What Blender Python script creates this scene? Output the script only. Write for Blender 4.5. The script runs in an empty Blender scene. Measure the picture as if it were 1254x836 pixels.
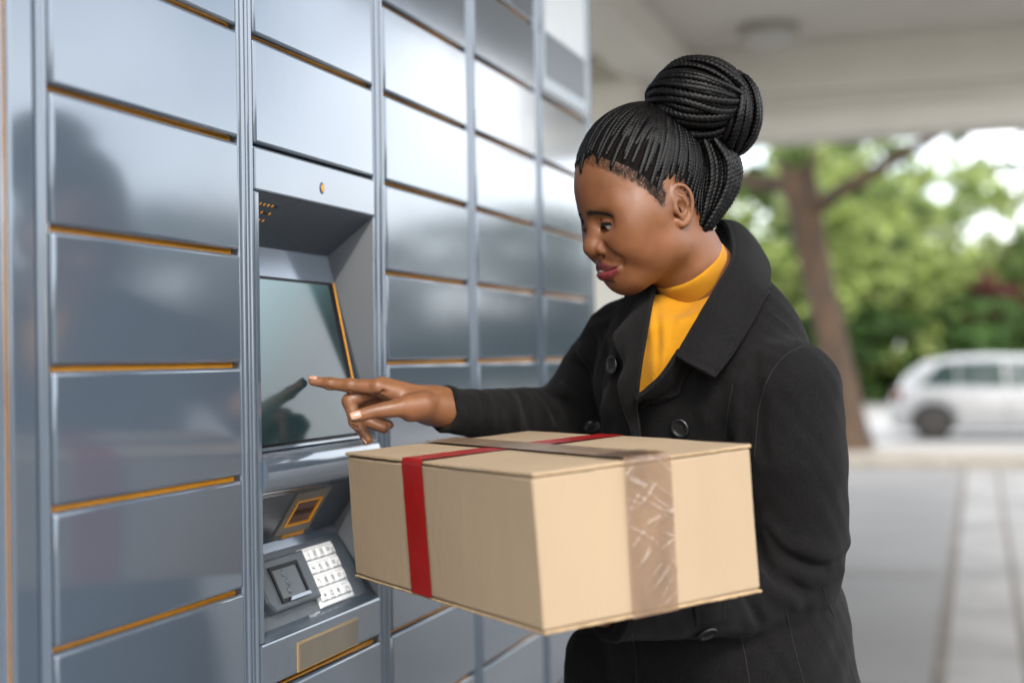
import bpy, bmesh, math, random
import numpy as np
from mathutils import Vector, Matrix, Euler
random.seed(7); np.random.seed(7)
S = bpy.context.scene
COL = S.collection
rad = math.radians

# ------------------------------------------------------------------ camera
F_PX = 1742.0                      # 50 mm lens on a 36 mm sensor, measured on a 1254 px wide picture
CAM = np.array([0.0, 0.0, 1.42])
_p, _r = rad(0.69), rad(0.89)
_F = np.array([0, math.cos(_p), math.sin(_p)])
_R0 = np.array([1.0, 0, 0]); _U0 = np.array([0, -math.sin(_p), math.cos(_p)])
_R = _R0*math.cos(_r) - _U0*math.sin(_r)
_U = _U0*math.cos(_r) + _R0*math.sin(_r)
def P(px, py, d):                  # a point of the place seen at (px, py), d metres ahead
    v = _F + (px-627.0)/F_PX*_R + (418.0-py)/F_PX*_U
    return CAM + v*d
cam = bpy.data.cameras.new('camera'); co = bpy.data.objects.new('camera', cam); COL.objects.link(co)
cam.lens = 50.0; cam.sensor_width = 36.0; cam.sensor_fit = 'HORIZONTAL'
cam.clip_start = 0.05; cam.clip_end = 2000
co.matrix_world = Matrix(((_R[0], _U[0], -_F[0], CAM[0]), (_R[1], _U[1], -_F[1], CAM[1]), (_R[2], _U[2], -_F[2], CAM[2]), (0, 0, 0, 1)))
cam.dof.use_dof = True; cam.dof.focus_distance = 1.74; cam.dof.aperture_fstop = 2.2
S.camera = co

# ------------------------------------------------------------------ sky and sun (bright overcast)
SUN_EL, SUN_AZ = rad(38), rad(174)     # azimuth clockwise from +Y: light comes from the right, a little behind the camera
w = bpy.data.worlds.new('World'); S.world = w; w.use_nodes = True
nt = w.node_tree; nt.nodes.clear()
out = nt.nodes.new('ShaderNodeOutputWorld'); bg = nt.nodes.new('ShaderNodeBackground')
sky = nt.nodes.new('ShaderNodeTexSky'); sky.sky_type = 'NISHITA'; sky.sun_disc = False
sky.sun_elevation = SUN_EL; sky.sun_rotation = SUN_AZ; sky.air_density = 1.0; sky.dust_density = 3.0
tc = nt.nodes.new('ShaderNodeTexCoord'); nz = nt.nodes.new('ShaderNodeTexNoise')
nz.inputs['Scale'].default_value = 2.2; nz.inputs['Detail'].default_value = 5; nz.inputs['Roughness'].default_value = .55
rmp = nt.nodes.new('ShaderNodeMapRange'); rmp.inputs[1].default_value = .34; rmp.inputs[2].default_value = .60
mx = nt.nodes.new('ShaderNodeMix'); mx.data_type = 'RGBA'
mx.inputs['B'].default_value = (13.5, 13.8, 14.2, 1)
nt.links.new(tc.outputs['Generated'], nz.inputs['Vector']); nt.links.new(nz.outputs['Fac'], rmp.inputs[0])
nt.links.new(rmp.outputs[0], mx.inputs['Factor']); nt.links.new(sky.outputs[0], mx.inputs['A'])
nt.links.new(mx.outputs['Result'], bg.inputs['Color']); bg.inputs['Strength'].default_value = 0.125
nt.links.new(bg.outputs[0], out.inputs['Surface'])
sl = bpy.data.lights.new('sun', 'SUN'); sl.energy = 1.5; sl.angle = rad(14); sl.color = (1.0, .955, .89)
so = bpy.data.objects.new('sun', sl); COL.objects.link(so)
_sd = Vector((math.sin(SUN_AZ)*math.cos(SUN_EL), math.cos(SUN_AZ)*math.cos(SUN_EL), math.sin(SUN_EL)))
so.rotation_euler = _sd.to_track_quat('Z', 'Y').to_euler(); so.location = (8, -4, 8)
S.view_settings.view_transform = 'Standard'; S.view_settings.look = 'None'
S.view_settings.exposure = 1.38; S.view_settings.gamma = 1.0
S.render.engine = 'CYCLES'
S.cycles.use_denoising = True
try: S.cycles.denoiser = 'OPENIMAGEDENOISE'
except Exception: pass
S.cycles.max_bounces = 7; S.cycles.diffuse_bounces = 4; S.cycles.glossy_bounces = 4; S.cycles.transparent_max_bounces = 12
S.cycles.caustics_reflective = False; S.cycles.caustics_refractive = False
S.cycles.sample_clamp_indirect = 6.0

# ------------------------------------------------------------------ materials
def mat(name, col, rough=.6, metal=0.0, var=0.0, vscale=8.0, bump=0.0, bscale=60.0, spec=.5, coat=0.0, sheen=0.0,
        col2=None, rvar=0.0, detail=4.0, stretch=None, sss=0.0, trans=0.0, alpha=1.0, emit=None, attr=None):
    m = bpy.data.materials.new(name); m.use_nodes = True
    t = m.node_tree; b = t.nodes['Principled BSDF']; L = t.links
    b.inputs['Base Color'].default_value = (*col, 1); b.inputs['Roughness'].default_value = rough
    b.inputs['Metallic'].default_value = metal; b.inputs['Specular IOR Level'].default_value = spec
    b.inputs['Coat Weight'].default_value = coat; b.inputs['Coat Roughness'].default_value = .12
    b.inputs['Sheen Weight'].default_value = sheen; b.inputs['Sheen Roughness'].default_value = .45
    b.inputs['Transmission Weight'].default_value = trans; b.inputs['Alpha'].default_value = alpha
    if sss:
        b.inputs['Subsurface Weight'].default_value = sss; b.inputs['Subsurface Radius'].default_value = (.006, .0022, .0011)
        b.inputs['Subsurface Scale'].default_value = 1.0
    if emit: b.inputs['Emission Color'].default_value = (*emit[0], 1); b.inputs['Emission Strength'].default_value = emit[1]
    tcn = t.nodes.new('ShaderNodeTexCoord'); vec = tcn.outputs['Object']
    if stretch:
        mp = t.nodes.new('ShaderNodeMapping'); mp.inputs['Scale'].default_value = stretch
        L.new(vec, mp.inputs['Vector']); vec = mp.outputs['Vector']
    src = None
    if attr:
        a = t.nodes.new('ShaderNodeVertexColor'); a.layer_name = attr; src = a.outputs['Color']
    if var or col2:
        n = t.nodes.new('ShaderNodeTexNoise'); n.inputs['Scale'].default_value = vscale; n.inputs['Detail'].default_value = detail
        L.new(vec, n.inputs['Vector'])
        r_ = t.nodes.new('ShaderNodeMapRange'); r_.inputs[1].default_value = .3; r_.inputs[2].default_value = .7
        L.new(n.outputs['Fac'], r_.inputs[0])
        x = t.nodes.new('ShaderNodeMix'); x.data_type = 'RGBA'
        if attr:
            h = t.nodes.new('ShaderNodeHueSaturation'); L.new(src, h.inputs['Color'])
            r2 = t.nodes.new('ShaderNodeMapRange'); r2.inputs[1].default_value = .3; r2.inputs[2].default_value = .7
            r2.inputs[3].default_value = 1-var; r2.inputs[4].default_value = 1+var
            L.new(n.outputs['Fac'], r2.inputs[0]); L.new(r2.outputs[0], h.inputs['Value']); src = h.outputs['Color']
        else:
            c2 = col2 or tuple(c*(1-var) for c in col); c1 = col if col2 else tuple(min(1, c*(1+var)) for c in col)
            x.inputs['A'].default_value = (*c1, 1); x.inputs['B'].default_value = (*c2, 1)
            L.new(r_.outputs[0], x.inputs['Factor']); src = x.outputs['Result']
        if rvar:
            r3 = t.nodes.new('ShaderNodeMapRange'); r3.inputs[1].default_value = .3; r3.inputs[2].default_value = .7
            r3.inputs[3].default_value = max(.02, rough-rvar); r3.inputs[4].default_value = min(1, rough+rvar)
            L.new(n.outputs['Fac'], r3.inputs[0]); L.new(r3.outputs[0], b.inputs['Roughness'])
    if src: L.new(src, b.inputs['Base Color'])
    if bump:
        n2 = t.nodes.new('ShaderNodeTexNoise'); n2.inputs['Scale'].default_value = bscale; n2.inputs['Detail'].default_value = 3
        L.new(vec, n2.inputs['Vector'])
        bp = t.nodes.new('ShaderNodeBump'); bp.inputs['Strength'].default_value = bump; bp.inputs['Distance'].default_value = .002
        L.new(n2.outputs['Fac'], bp.inputs['Height']); L.new(bp.outputs[0], b.inputs['Normal'])
    return m

# ------------------------------------------------------------------ object helpers
def tag(o, label=None, cat=None, group=None, kind=None):
    if label: o['label'] = label
    if cat: o['category'] = cat
    if group: o['group'] = group
    if kind: o['kind'] = kind
    return o
def empty(name, loc=(0, 0, 0), rz=0.0):
    o = bpy.data.objects.new(name, None); COL.objects.link(o); o.location = loc; o.rotation_euler = (0, 0, rz)
    o.empty_display_size = .1
    return o
def link(name, me, parent=None, m=None):
    o = bpy.data.objects.new(name, me); COL.objects.link(o)
    if parent is not None: o.parent = parent
    if m is not None:
        me.materials.clear()
        for q in (m if isinstance(m, (list, tuple)) else [m]): me.materials.append(q)
    return o
def pydata(name, v, f, parent=None, m=None, smooth=False):
    me = bpy.data.meshes.new(name)
    me.from_pydata([tuple(map(float, a)) for a in v], [], [tuple(map(int, a)) for a in f])
    me.validate()
    if smooth: me.polygons.foreach_set('use_smooth', [True]*len(me.polygons))
    me.update()
    return link(name, me, parent, m)
def npmesh(name, V, Q, parent=None, m=None, smooth=True):      # quads from numpy arrays
    me = bpy.data.meshes.new(name)
    n = Q.shape[1]
    me.vertices.add(len(V)); me.vertices.foreach_set('co', np.asarray(V, np.float32).ravel())
    me.loops.add(Q.size); me.loops.foreach_set('vertex_index', Q.astype(np.int32).ravel())
    me.polygons.add(len(Q)); me.polygons.foreach_set('loop_start', np.arange(0, Q.size, n, dtype=np.int32))
    me.polygons.foreach_set('loop_total', np.full(len(Q), n, np.int32))
    me.polygons.foreach_set('use_smooth', np.full(len(Q), smooth))
    me.update(calc_edges=True); me.validate()
    return link(name, me, parent, m)
def bm_obj(name, bm, parent=None, m=None, smooth=False):
    bmesh.ops.recalc_face_normals(bm, faces=bm.faces[:])
    me = bpy.data.meshes.new(name); bm.to_mesh(me); bm.free()
    if smooth: me.polygons.foreach_set('use_smooth', [True]*len(me.polygons))
    return link(name, me, parent, m)
def add_box(bm, lo, hi, bevel=0.0, seg=2):
    r = bmesh.ops.create_cube(bm, size=1.0)
    vs = r['verts']
    for v in vs:
        v.co = Vector([(lo[i]+hi[i])/2 + v.co[i]*(hi[i]-lo[i]) for i in range(3)])
    if bevel:
        es = list({e for v in vs for e in v.link_edges})
        bmesh.ops.bevel(bm, geom=es, offset=bevel, segments=seg, affect='EDGES', profile=.5, clamp_overlap=True)
    return bm
def box(name, lo, hi, parent=None, m=None, bevel=0.0, seg=2):
    return bm_obj(name, add_box(bmesh.new(), lo, hi, bevel, seg), parent, m)
def add_cyl(bm, c, r, h, axis='Z', n=24, r2=None):
    M = Matrix.Translation(c)
    if axis == 'X': M = M @ Matrix.Rotation(rad(90), 4, 'Y')
    if axis == 'Y': M = M @ Matrix.Rotation(rad(-90), 4, 'X')
    return bmesh.ops.create_cone(bm, cap_ends=True, segments=n, radius1=r, radius2=r if r2 is None else r2, depth=h, matrix=M)
def tube_arrays(pts, rs, n=8, up=None):
    pts = np.asarray(pts, float); m = len(pts)
    rs = np.broadcast_to(np.asarray(rs, float), (m,))
    T = np.gradient(pts, axis=0); T /= np.linalg.norm(T, axis=1, keepdims=True)+1e-12
    u = np.array(up if up is not None else ([0, 0, 1] if abs(T[0][2]) < .9 else [1, 0, 0]), float)
    V = []
    for i in range(m):
        a = u - T[i]*(u@T[i]); a /= np.linalg.norm(a)+1e-12; u = a; b = np.cross(T[i], a)
        ang = np.arange(n)*2*math.pi/n
        V.append(pts[i] + rs[i]*(np.cos(ang)[:, None]*a + np.sin(ang)[:, None]*b))
    V = np.concatenate(V)
    i = np.arange(m-1)[:, None]*n; j = np.arange(n)[None]; j2 = (j+1) % n
    Q = np.stack([(i+j).ravel(), (i+j2).ravel(), (i+n+j2).ravel(), (i+n+j).ravel()], 1)
    return V, Q
def tube(name, pts, rs, parent=None, m=None, n=8, up=None):
    V, Q = tube_arrays(pts, rs, n, up)
    return npmesh(name, V, Q, parent, m)
def spline(pts, n):                # Catmull-Rom through the points
    p = np.asarray(pts, float); p = np.vstack([2*p[0]-p[1], p, 2*p[-1]-p[-2]])
    t = np.linspace(0, len(p)-3-1e-9, n); i = t.astype(int); u = (t-i)[:, None]
    a, b, c, d = p[i], p[i+1], p[i+2], p[i+3]
    return .5*((2*b)+(c-a)*u+(2*a-5*b+4*c-d)*u*u+(3*b-a-3*c+d)*u**3)
# ------------------------------------------------------------------ parcel locker
# local frame: x along the wall (away from the camera), y out of the wall is -y ... the root is turned so that x runs along the wall
TH = math.atan(572/F_PX)           # wall direction is turned this much to the right of the view
W_DIR = np.array([math.sin(TH), math.cos(TH), 0]); W_OUT = np.array([math.cos(TH), -math.sin(TH), 0])
D_W = 0.823
ORG = -W_OUT*D_W                   # foot of the camera on the wall
RZ = math.pi/2 - TH                # root rotation: local x -> W_DIR, local -y -> W_OUT
H0, RH = 1.42, .1315               # a gap line lies at camera height; rows repeat at RH
CW = .395; U0_ = 1.106             # first column starts here
GREY = mat('locker_paint', (.104, .134, .174), rough=.105, metal=.32, var=.06, vscale=3.0, bump=.17, bscale=6.5, spec=.65, coat=.85, rvar=.04)
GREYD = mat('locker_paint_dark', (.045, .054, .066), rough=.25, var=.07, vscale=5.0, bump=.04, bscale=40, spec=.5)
ORANGE = mat('orange_paint', (.84, .345, .014), rough=.5, var=.12, vscale=14)
KEYGREY = mat('keypad_housing', (.055, .070, .085), rough=.38, bump=.25, bscale=900, var=.1, vscale=30)
WHITE = mat('white_plastic', (.80, .81, .82), rough=.35, var=.03)
INK = mat('print_ink', (.03, .03, .035), rough=.5, var=.1)
SCREEN = mat('screen_glass', (.006, .010, .011), rough=.13, spec=.34, var=.1)
# reflection on the glass painted as emission: pale teal fading to dark
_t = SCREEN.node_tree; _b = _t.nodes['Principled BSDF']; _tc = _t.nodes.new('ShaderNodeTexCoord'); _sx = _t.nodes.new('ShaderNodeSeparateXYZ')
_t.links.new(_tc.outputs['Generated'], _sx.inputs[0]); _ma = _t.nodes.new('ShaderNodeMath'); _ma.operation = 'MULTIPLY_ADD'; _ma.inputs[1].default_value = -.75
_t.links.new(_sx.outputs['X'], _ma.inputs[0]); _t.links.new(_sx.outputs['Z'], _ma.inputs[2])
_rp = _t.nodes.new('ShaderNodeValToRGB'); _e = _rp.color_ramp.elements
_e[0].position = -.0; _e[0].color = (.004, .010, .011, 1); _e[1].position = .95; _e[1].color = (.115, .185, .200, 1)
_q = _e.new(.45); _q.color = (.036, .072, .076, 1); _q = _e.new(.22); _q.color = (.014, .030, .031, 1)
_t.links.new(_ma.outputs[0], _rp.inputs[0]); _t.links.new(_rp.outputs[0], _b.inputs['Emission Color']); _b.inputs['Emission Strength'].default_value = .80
BLACK = mat('black_rubber', (.006, .006, .007), rough=.45, var=.1, spec=.15)
TANPL = mat('label_plate', (.175, .150, .115), rough=.35, metal=.2, var=.08, vscale=20)
STEEL = mat('brushed_steel', (.52, .53, .54), rough=.32, metal=.9, var=.08, vscale=30)
LOCK = empty('parcel_locker', tuple(ORG), RZ)
tag(LOCK, 'tall steel blue parcel locker bank with orange gaps and a touchscreen kiosk column', 'parcel locker')
NROW0, NROW1 = -10, 8
TOPZ = H0 + NROW1*RH + .02
def L3(u, n, z): return (u, -n, z)
# orange carcass behind the doors, one per module
def lbox(name, u0, u1, n0, n1, z0, z1, m, bevel=0.0, seg=2):
    return box(name, (u0, -n1, z0), (u1, -n0, z1), LOCK, m, bevel, seg)
GAP = .0055
def rounded_door(w_, h_):
    bm = add_box(bmesh.new(), (0, -.0035, 0), (w_, .016, h_), .0042, 3)
    return bm
me_door = None
def module(k, kiosk=False):
    u0 = U0_ + k*CW + SHIFT
    if kiosk:
        # the carcass leaves the kiosk's opening free
        lbox('carcass', u0+.004, u0+CW-.004, -.55, -.0095, .06, H0-3*RH-.004, ORANGE)
        lbox('carcass', u0+.004, u0+CW-.004, -.55, -.0095, H0+2*RH+.004, TOPZ-.004, ORANGE)
        lbox('carcass', u0+.004, u0+CW-.004, -.55, -.20, H0-3*RH-.004, H0+2*RH+.004, ORANGE)
    else:
        lbox('carcass', u0+.004, u0+CW-.004, -.55, -.0095, .06, TOPZ-.004, ORANGE)
    # side flanges: two folded posts with a slim orange joint between modules
    for (a, b) in ((.0022, .0185), (CW-.0185, CW-.0022)):
        lbox('post', u0+a, u0+b, -.30, .0022, .03, TOPZ, GREY, .0035, 3)
    for a in (.0095, CW-.0095):
        lbox('post_bead', u0+a-.0028, u0+a+.0028, -.004, .0052, .03, TOPZ, GREY, .0022, 2)
    for r in range(NROW0, NROW1):
        if kiosk and -3 <= r < 2: continue
        z0 = H0 + r*RH
        global me_door
        if me_door is None:
            d = bm_obj('compartment_door', rounded_door(CW-.0185*2-.004, RH-GAP), LOCK, GREY); me_door = d.data
            for p in me_door.polygons: p.use_smooth = p.area < .004
        else:
            d = link('compartment_door', me_door, LOCK)
        # the gap lies just below each line
        d.location = (u0+.0205, 0.0, z0)
        d.rotation_euler = (random.uniform(-.0035, .0035), 0, random.uniform(-.003, .003))
    lbox('joint_strip', u0+CW-.0021, u0+CW+.0021, -.02, -.0012, .03, TOPZ-.002, ORANGE)
    lbox('plinth', u0+.002, u0+CW-.002, -.5, -.02, 0.0, .06, GREYD)
SHIFT = 0.0
for k in (0, 2, 3, 4): module(k)
SHIFT = -.043
for k in (-2, -1): module(k)
SHIFT = 0.0
lbox('filler_panel', U0_-.0405, U0_-.0025, -.30, .0026, .03, TOPZ, GREY, .004, 3)
module(1, True)
lbox('top_cap', U0_-2*CW-.050, U0_+5*CW+.002, -.56, .006, TOPZ+.002, TOPZ+.06, GREY, .004)
lbox('end_panel', U0_+5*CW+.0008, U0_+5*CW+.020, -.56, .0035, 0.0, TOPZ, GREY, .003)

# --- kiosk column
KU0, KU1 = U0_+CW+.0185, U0_+2*CW-.0185      # between the flanges
KW = KU1-KU0
KZ1, KZ0 = H0+2*RH-.003, H0-3*RH+.004
OU0, OU1 = KU0+.012, KU1-.006                # opening
prof = [(.003, KZ1), (.003, H0+.206), (-.062, H0+.150), (-.052, H0+.112), (-.008, H0-.108), (.004, H0-.118), (.004, H0-.150),
        (-.002, H0-.160), (-.058, H0-.234), (-.052, H0-.245), (-.012, H0-.329), (.003, H0-.337), (.003, KZ0)]
def strip(name, i0, i1, a0, a1, m, b0=None, b1=None):
    n0, z0 = prof[i0]; n1, z1 = prof[i1]
    b0 = a0 if b0 is None else b0; b1 = a1 if b1 is None else b1
    return pydata(name, [L3(a0, n0, z0), L3(a1, n0, z0), L3(b1, n1, z1), L3(b0, n1, z1)], [(0, 3, 2, 1)], LOCK, m)
# front plate round the two openings: a real 16 mm deep frame
lbox('kiosk_panel', KU0+.001, KU1-.001, -.016, .003, H0+.2062, KZ1, GREY, .003)
lbox('kiosk_panel', KU0+.001, KU1-.001, -.016, .003, KZ0, H0-.3372, GREY, .003)
lbox('kiosk_side_strip', KU0+.001, OU0, -.016, .0025, H0-.337, H0+.206, GREY, .002)
lbox('kiosk_side_strip', OU1, KU1-.001, -.016, .0025, H0-.337, H0+.206, GREY, .0012)
sin_ = .030                                   # the right reveal is splayed
B1 = OU1-.018; B0 = OU0+.004
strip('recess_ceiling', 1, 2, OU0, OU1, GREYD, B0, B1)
strip('screen_bezel', 2, 3, B0, B1, GREY, B0, B1)
# screen surround and screen follow the inclined plane
nT, zT = prof[3]; nB, zB = prof[4]
strip('screen_surround', 3, 4, B0, B1, GREY, OU0, OU1-.008)
tl = math.hypot(nB-nT, zT-zB); ti = math.atan2(nB-nT, zT-zB)
def on_screen(u, s, h=0.0):                   # s runs down the screen, h out of it
    return L3(u, nT + s*math.sin(ti) + h*math.cos(ti), zT - s*math.cos(ti) + h*math.sin(ti))
def slab(name, poly, h0, h1, fn, m, bevel=.0012):
    bm = bmesh.new()
    a = [bm.verts.new(fn(u, s, h0)) for u, s in poly]; b = [bm.verts.new(fn(u, s, h1)) for u, s in poly]
    n = len(poly); bm.faces.new(a); top = bm.faces.new(b[::-1])
    for i in range(n): bm.faces.new((a[i], a[(i+1) % n], b[(i+1) % n], b[i]))
    if bevel: bmesh.ops.bevel(bm, geom=list(top.edges), offset=bevel, segments=2, affect='EDGES', profile=.5)
    return bm_obj(name, bm, LOCK, m)
SR_ = B1-.022
scr_l, scr_r = B0+.002, SR_
fr = slab('screen_frame', [(scr_l-.001, .001), (scr_r+.012, .001), (scr_r+.015, tl-.004), (scr_l-.001, tl-.004)], -.004, .0026, on_screen, BLACK)
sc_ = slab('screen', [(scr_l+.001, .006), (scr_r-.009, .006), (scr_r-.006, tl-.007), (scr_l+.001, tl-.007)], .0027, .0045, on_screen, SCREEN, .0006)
slab('screen_edge_strip', [(scr_r+.0135, .001), (scr_r+.0158, .001), (scr_r+.0188, tl-.004), (scr_r+.0165, tl-.004)], -.003, .0024, on_screen, ORANGE, 0)
slab('screen_sill', [(OU0, tl-.0035), (OU1, tl-.0035), (OU1, tl+.001), (OU0, tl+.001)], -.002, .0040, on_screen, GREY, .001)
# bulged apron under the screen
ap = []
pts = [(prof[4][0]-.004, prof[4][1]-.0008), (-.001, H0-.1105)]
for i in range(9):
    a = i/8; pts.append((.0025+.007*math.sin(math.pi*a)**.8, H0-.112-.046*a))
pts.append((-.004, H0-.1615)); pts.append((-.030, H0-.175))
Vv = []; 
for (n_, z_) in pts: Vv += [L3(OU0, n_, z_), L3(OU1, n_, z_)]
for uu in (OU0+.0003, OU1-.0003): pydata('apron_end', [L3(uu, a, b) for a, b in pts]+[L3(uu, -.030, H0-.110)], [tuple(range(len(pts)+1))], LOCK, GREY)
pydata('apron', Vv, [(2*i, 2*i+2, 2*i+3, 2*i+1) for i in range(len(pts)-1)], LOCK, GREY, True)
# scanner slope (dark, faces down and out), keypad slope
prof[7] = (-.012, H0-.1625)
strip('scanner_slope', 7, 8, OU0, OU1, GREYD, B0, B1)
strip('keypad_ledge', 8, 9, B0, B1, GREY, B0, B1)
strip('keypad_slope', 9, 10, B0, B1, KEYGREY, OU0+.006, OU1-.004)
strip('keypad_lip', 10, 11, OU0+.006, OU1-.004, GREY, OU0, OU1)
# reveals: the side cheeks of the openings
def cheek(name, us, m):
    for i0, i1, front in ((1, 4, .0005), (7, 11, .0005)):
        ring = [L3(us[0], .0, prof[i0][1])]
        idx = list(range(i0, i1+1))
        v = [L3(us[0], .001, prof[idx[0]][1])] + [L3(us[1] if prof[i][0] < -.03 else us[0], prof[i][0], prof[i][1]) for i in idx] + [L3(us[0], .001, prof[idx[-1]][1])]
        pydata(name, v, [tuple(range(len(v)))], LOCK, m)
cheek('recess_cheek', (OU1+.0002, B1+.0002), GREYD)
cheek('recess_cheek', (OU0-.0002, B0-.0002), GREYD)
# speaker holes in the recess ceiling
def on_strip(i0, i1):
    n0, z0 = prof[i0]; n1, z1 = prof[i1]; ln = math.hypot(n1-n0, z1-z0); dn, dz = (n1-n0)/ln, (z1-z0)/ln
    return lambda u, s, h=0.0: L3(u, n0+dn*s - dz*h, z0+dz*s + dn*h)
fc = on_strip(1, 2)
def disc(name, fn, u, s, r, h, m, n=12, asp=1.0):
    bm = bmesh.new()
    a = [bm.verts.new(fn(u+r*math.cos(2*math.pi*i/n), s+asp*r*math.sin(2*math.pi*i/n), 0)) for i in range(n)]
    b = [bm.verts.new(fn(u+r*.86*math.cos(2*math.pi*i/n), s+asp*r*.86*math.sin(2*math.pi*i/n), h)) for i in range(n)]
    bm.faces.new(a); bm.faces.new(b[::-1])
    for i in range(n): bm.faces.new((a[i], a[(i+1) % n], b[(i+1) % n], b[i]))
    return bm_obj(name, bm, LOCK, m)
for i in range(4):
    for j in range(6):
        if i == 3 and j > 3: continue
        disc('speaker_hole', fc, OU0+.016+j*.0105, .018+i*.0125, .0024, .0004, ORANGE if (i+j) % 5 else BLACK, 10)
fk = lambda u, s, h=0.0: L3(u, .003+h, H0+.206+s)
disc('keyhole_ring', fk, OU0+.172, .0225, .0062, .0012, GREYD, 16, 1.3)
disc('keyhole', fk, OU0+.172, .0225, .0042, .0016, ORANGE, 16, 1.3)
# scanner window
fs = on_strip(7, 8)
ls = math.hypot(prof[8][0]-prof[7][0], prof[8][1]-prof[7][1])
def frame4(name, fn, u0, u1, s0, s1, w_, h0, h1, m):
    bm = bmesh.new()
    for (a, b, c, d) in ((u0, u1, s0, s0+w_), (u0, u1, s1-w_, s1), (u0, u0+w_, s0+w_, s1-w_), (u1-w_, u1, s0+w_, s1-w_)):
        q = [(a, c), (b, c), (b, d), (a, d)]
        lo = [bm.verts.new(fn(*x, h0)) for x in q]; hi = [bm.verts.new(fn(*x, h1)) for x in q]
        bm.faces.new(lo); bm.faces.new(hi[::-1])
        for i in range(4): bm.faces.new((lo[i], lo[(i+1) % 4], hi[(i+1) % 4], hi[i]))
    return bm_obj(name, bm, LOCK, m)
uS = OU0+.128
frame4('scanner_frame', fs, uS, uS+.098, .008, ls-.010, .013, 0, .0022, TANPL)
frame4('scanner_rim', fs, uS+.0132, uS+.0848, .0212, ls-.0232, .0018, -.001, .0035, ORANGE)
frame4('scanner_glass', fs, uS+.0162, uS+.0818, .0242, ls-.0262, .022, .0004, .0010, mat('scanner_glass', (.16, .075, .05), rough=.12, spec=.6, var=.2, vscale=60))
slab('scanner_slot', [(uS+.03, ls-.0085), (uS+.09, ls-.0085), (uS+.09, ls-.0025), (uS+.03, ls-.0025)], .0, .0016, fs, ORANGE, 0)
# keypad slope fittings
fp = on_strip(9, 10); lp = math.hypot(prof[10][0]-prof[9][0], prof[10][1]-prof[9][1])
uK = OU0+.006
slab('card_reader', [(uK+.034, .010), (uK+.172, .010), (uK+.172, lp-.016), (uK+.046, lp-.016), (uK+.034, lp-.030)], 0, .013, fp, KEYGREY, .003)
fp13 = lambda u, s, h=0.0: fp(u, s, .013 + h)
frame4('card_slot_frame', fp13, uK+.064, uK+.142, .021, .021+.048, .005, 0, .0022, BLACK)
slab('card_slot', [(uK+.069, .026), (uK+.137, .026), (uK+.137, .064), (uK+.069, .064)], .0002, .0008, fp13, mat('card_slot_dark', (.018, .023, .028), rough=.3, var=.1), 0)
for (a, b, r_) in ((.096, .033, .0046), (.101, .045, .0060), (.095, .056, .0046)):
    disc('card_symbol', lambda u, s, h=0.0: fp13(u, s, .0009+h), uK+a, b, r_, .0009, KEYGREY, 14)
slab('card_lip', [(uK+.088, .0645), (uK+.138, .0645), (uK+.141, .0690), (uK+.082, .0690)], .0024, .0042, fp13, GREY, 0)
kp0, kp1 = uK+.177, uK+.277
slab('keypad', [(kp0, .008), (kp1, .008), (kp1, lp-.002), (kp0, lp-.002)], 0, .0040, fp, WHITE, .001)
fk4 = lambda u, s, h=0.0: fp(u, s, .0040 + h)
SEG = {'0': 'abcdef', '1': 'bc', '2': 'abged', '3': 'abgcd', '4': 'fgbc', '5': 'afgcd', '6': 'afgedc', '7': 'abc', '8': 'abcdefg', '9': 'abcdfg'}
STR = {'a': ((0, 0), (1, 0)), 'b': ((1, 0), (1, .5)), 'c': ((1, .5), (1, 1)), 'd': ((0, 1), (1, 1)), 'e': ((0, .5), (0, 1)), 'f': ((0, 0), (0, .5)), 'g': ((0, .5), (1, .5))}
def strokes(name, segs, fn, m, wd=.0011, h=.0003):
    bm = bmesh.new()
    for (u0, s0), (u1, s1) in segs:
        L_ = math.hypot(u1-u0, s1-s0)+1e-9; du, ds = (u1-u0)/L_*wd/2, (s1-s0)/L_*wd/2
        q = [(u0-du-ds, s0-ds+du), (u1+du-ds, s1+ds+du), (u1+du+ds, s1+ds-du), (u0-du+ds, s0-ds-du)]
        bm.faces.new([bm.verts.new(fn(a, b, h)) for a, b in q])
    return bm_obj(name, bm, LOCK, m)
rows = ['123x', '456<', '789>', '*0#o']
ks = (lp-.024)/4
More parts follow.
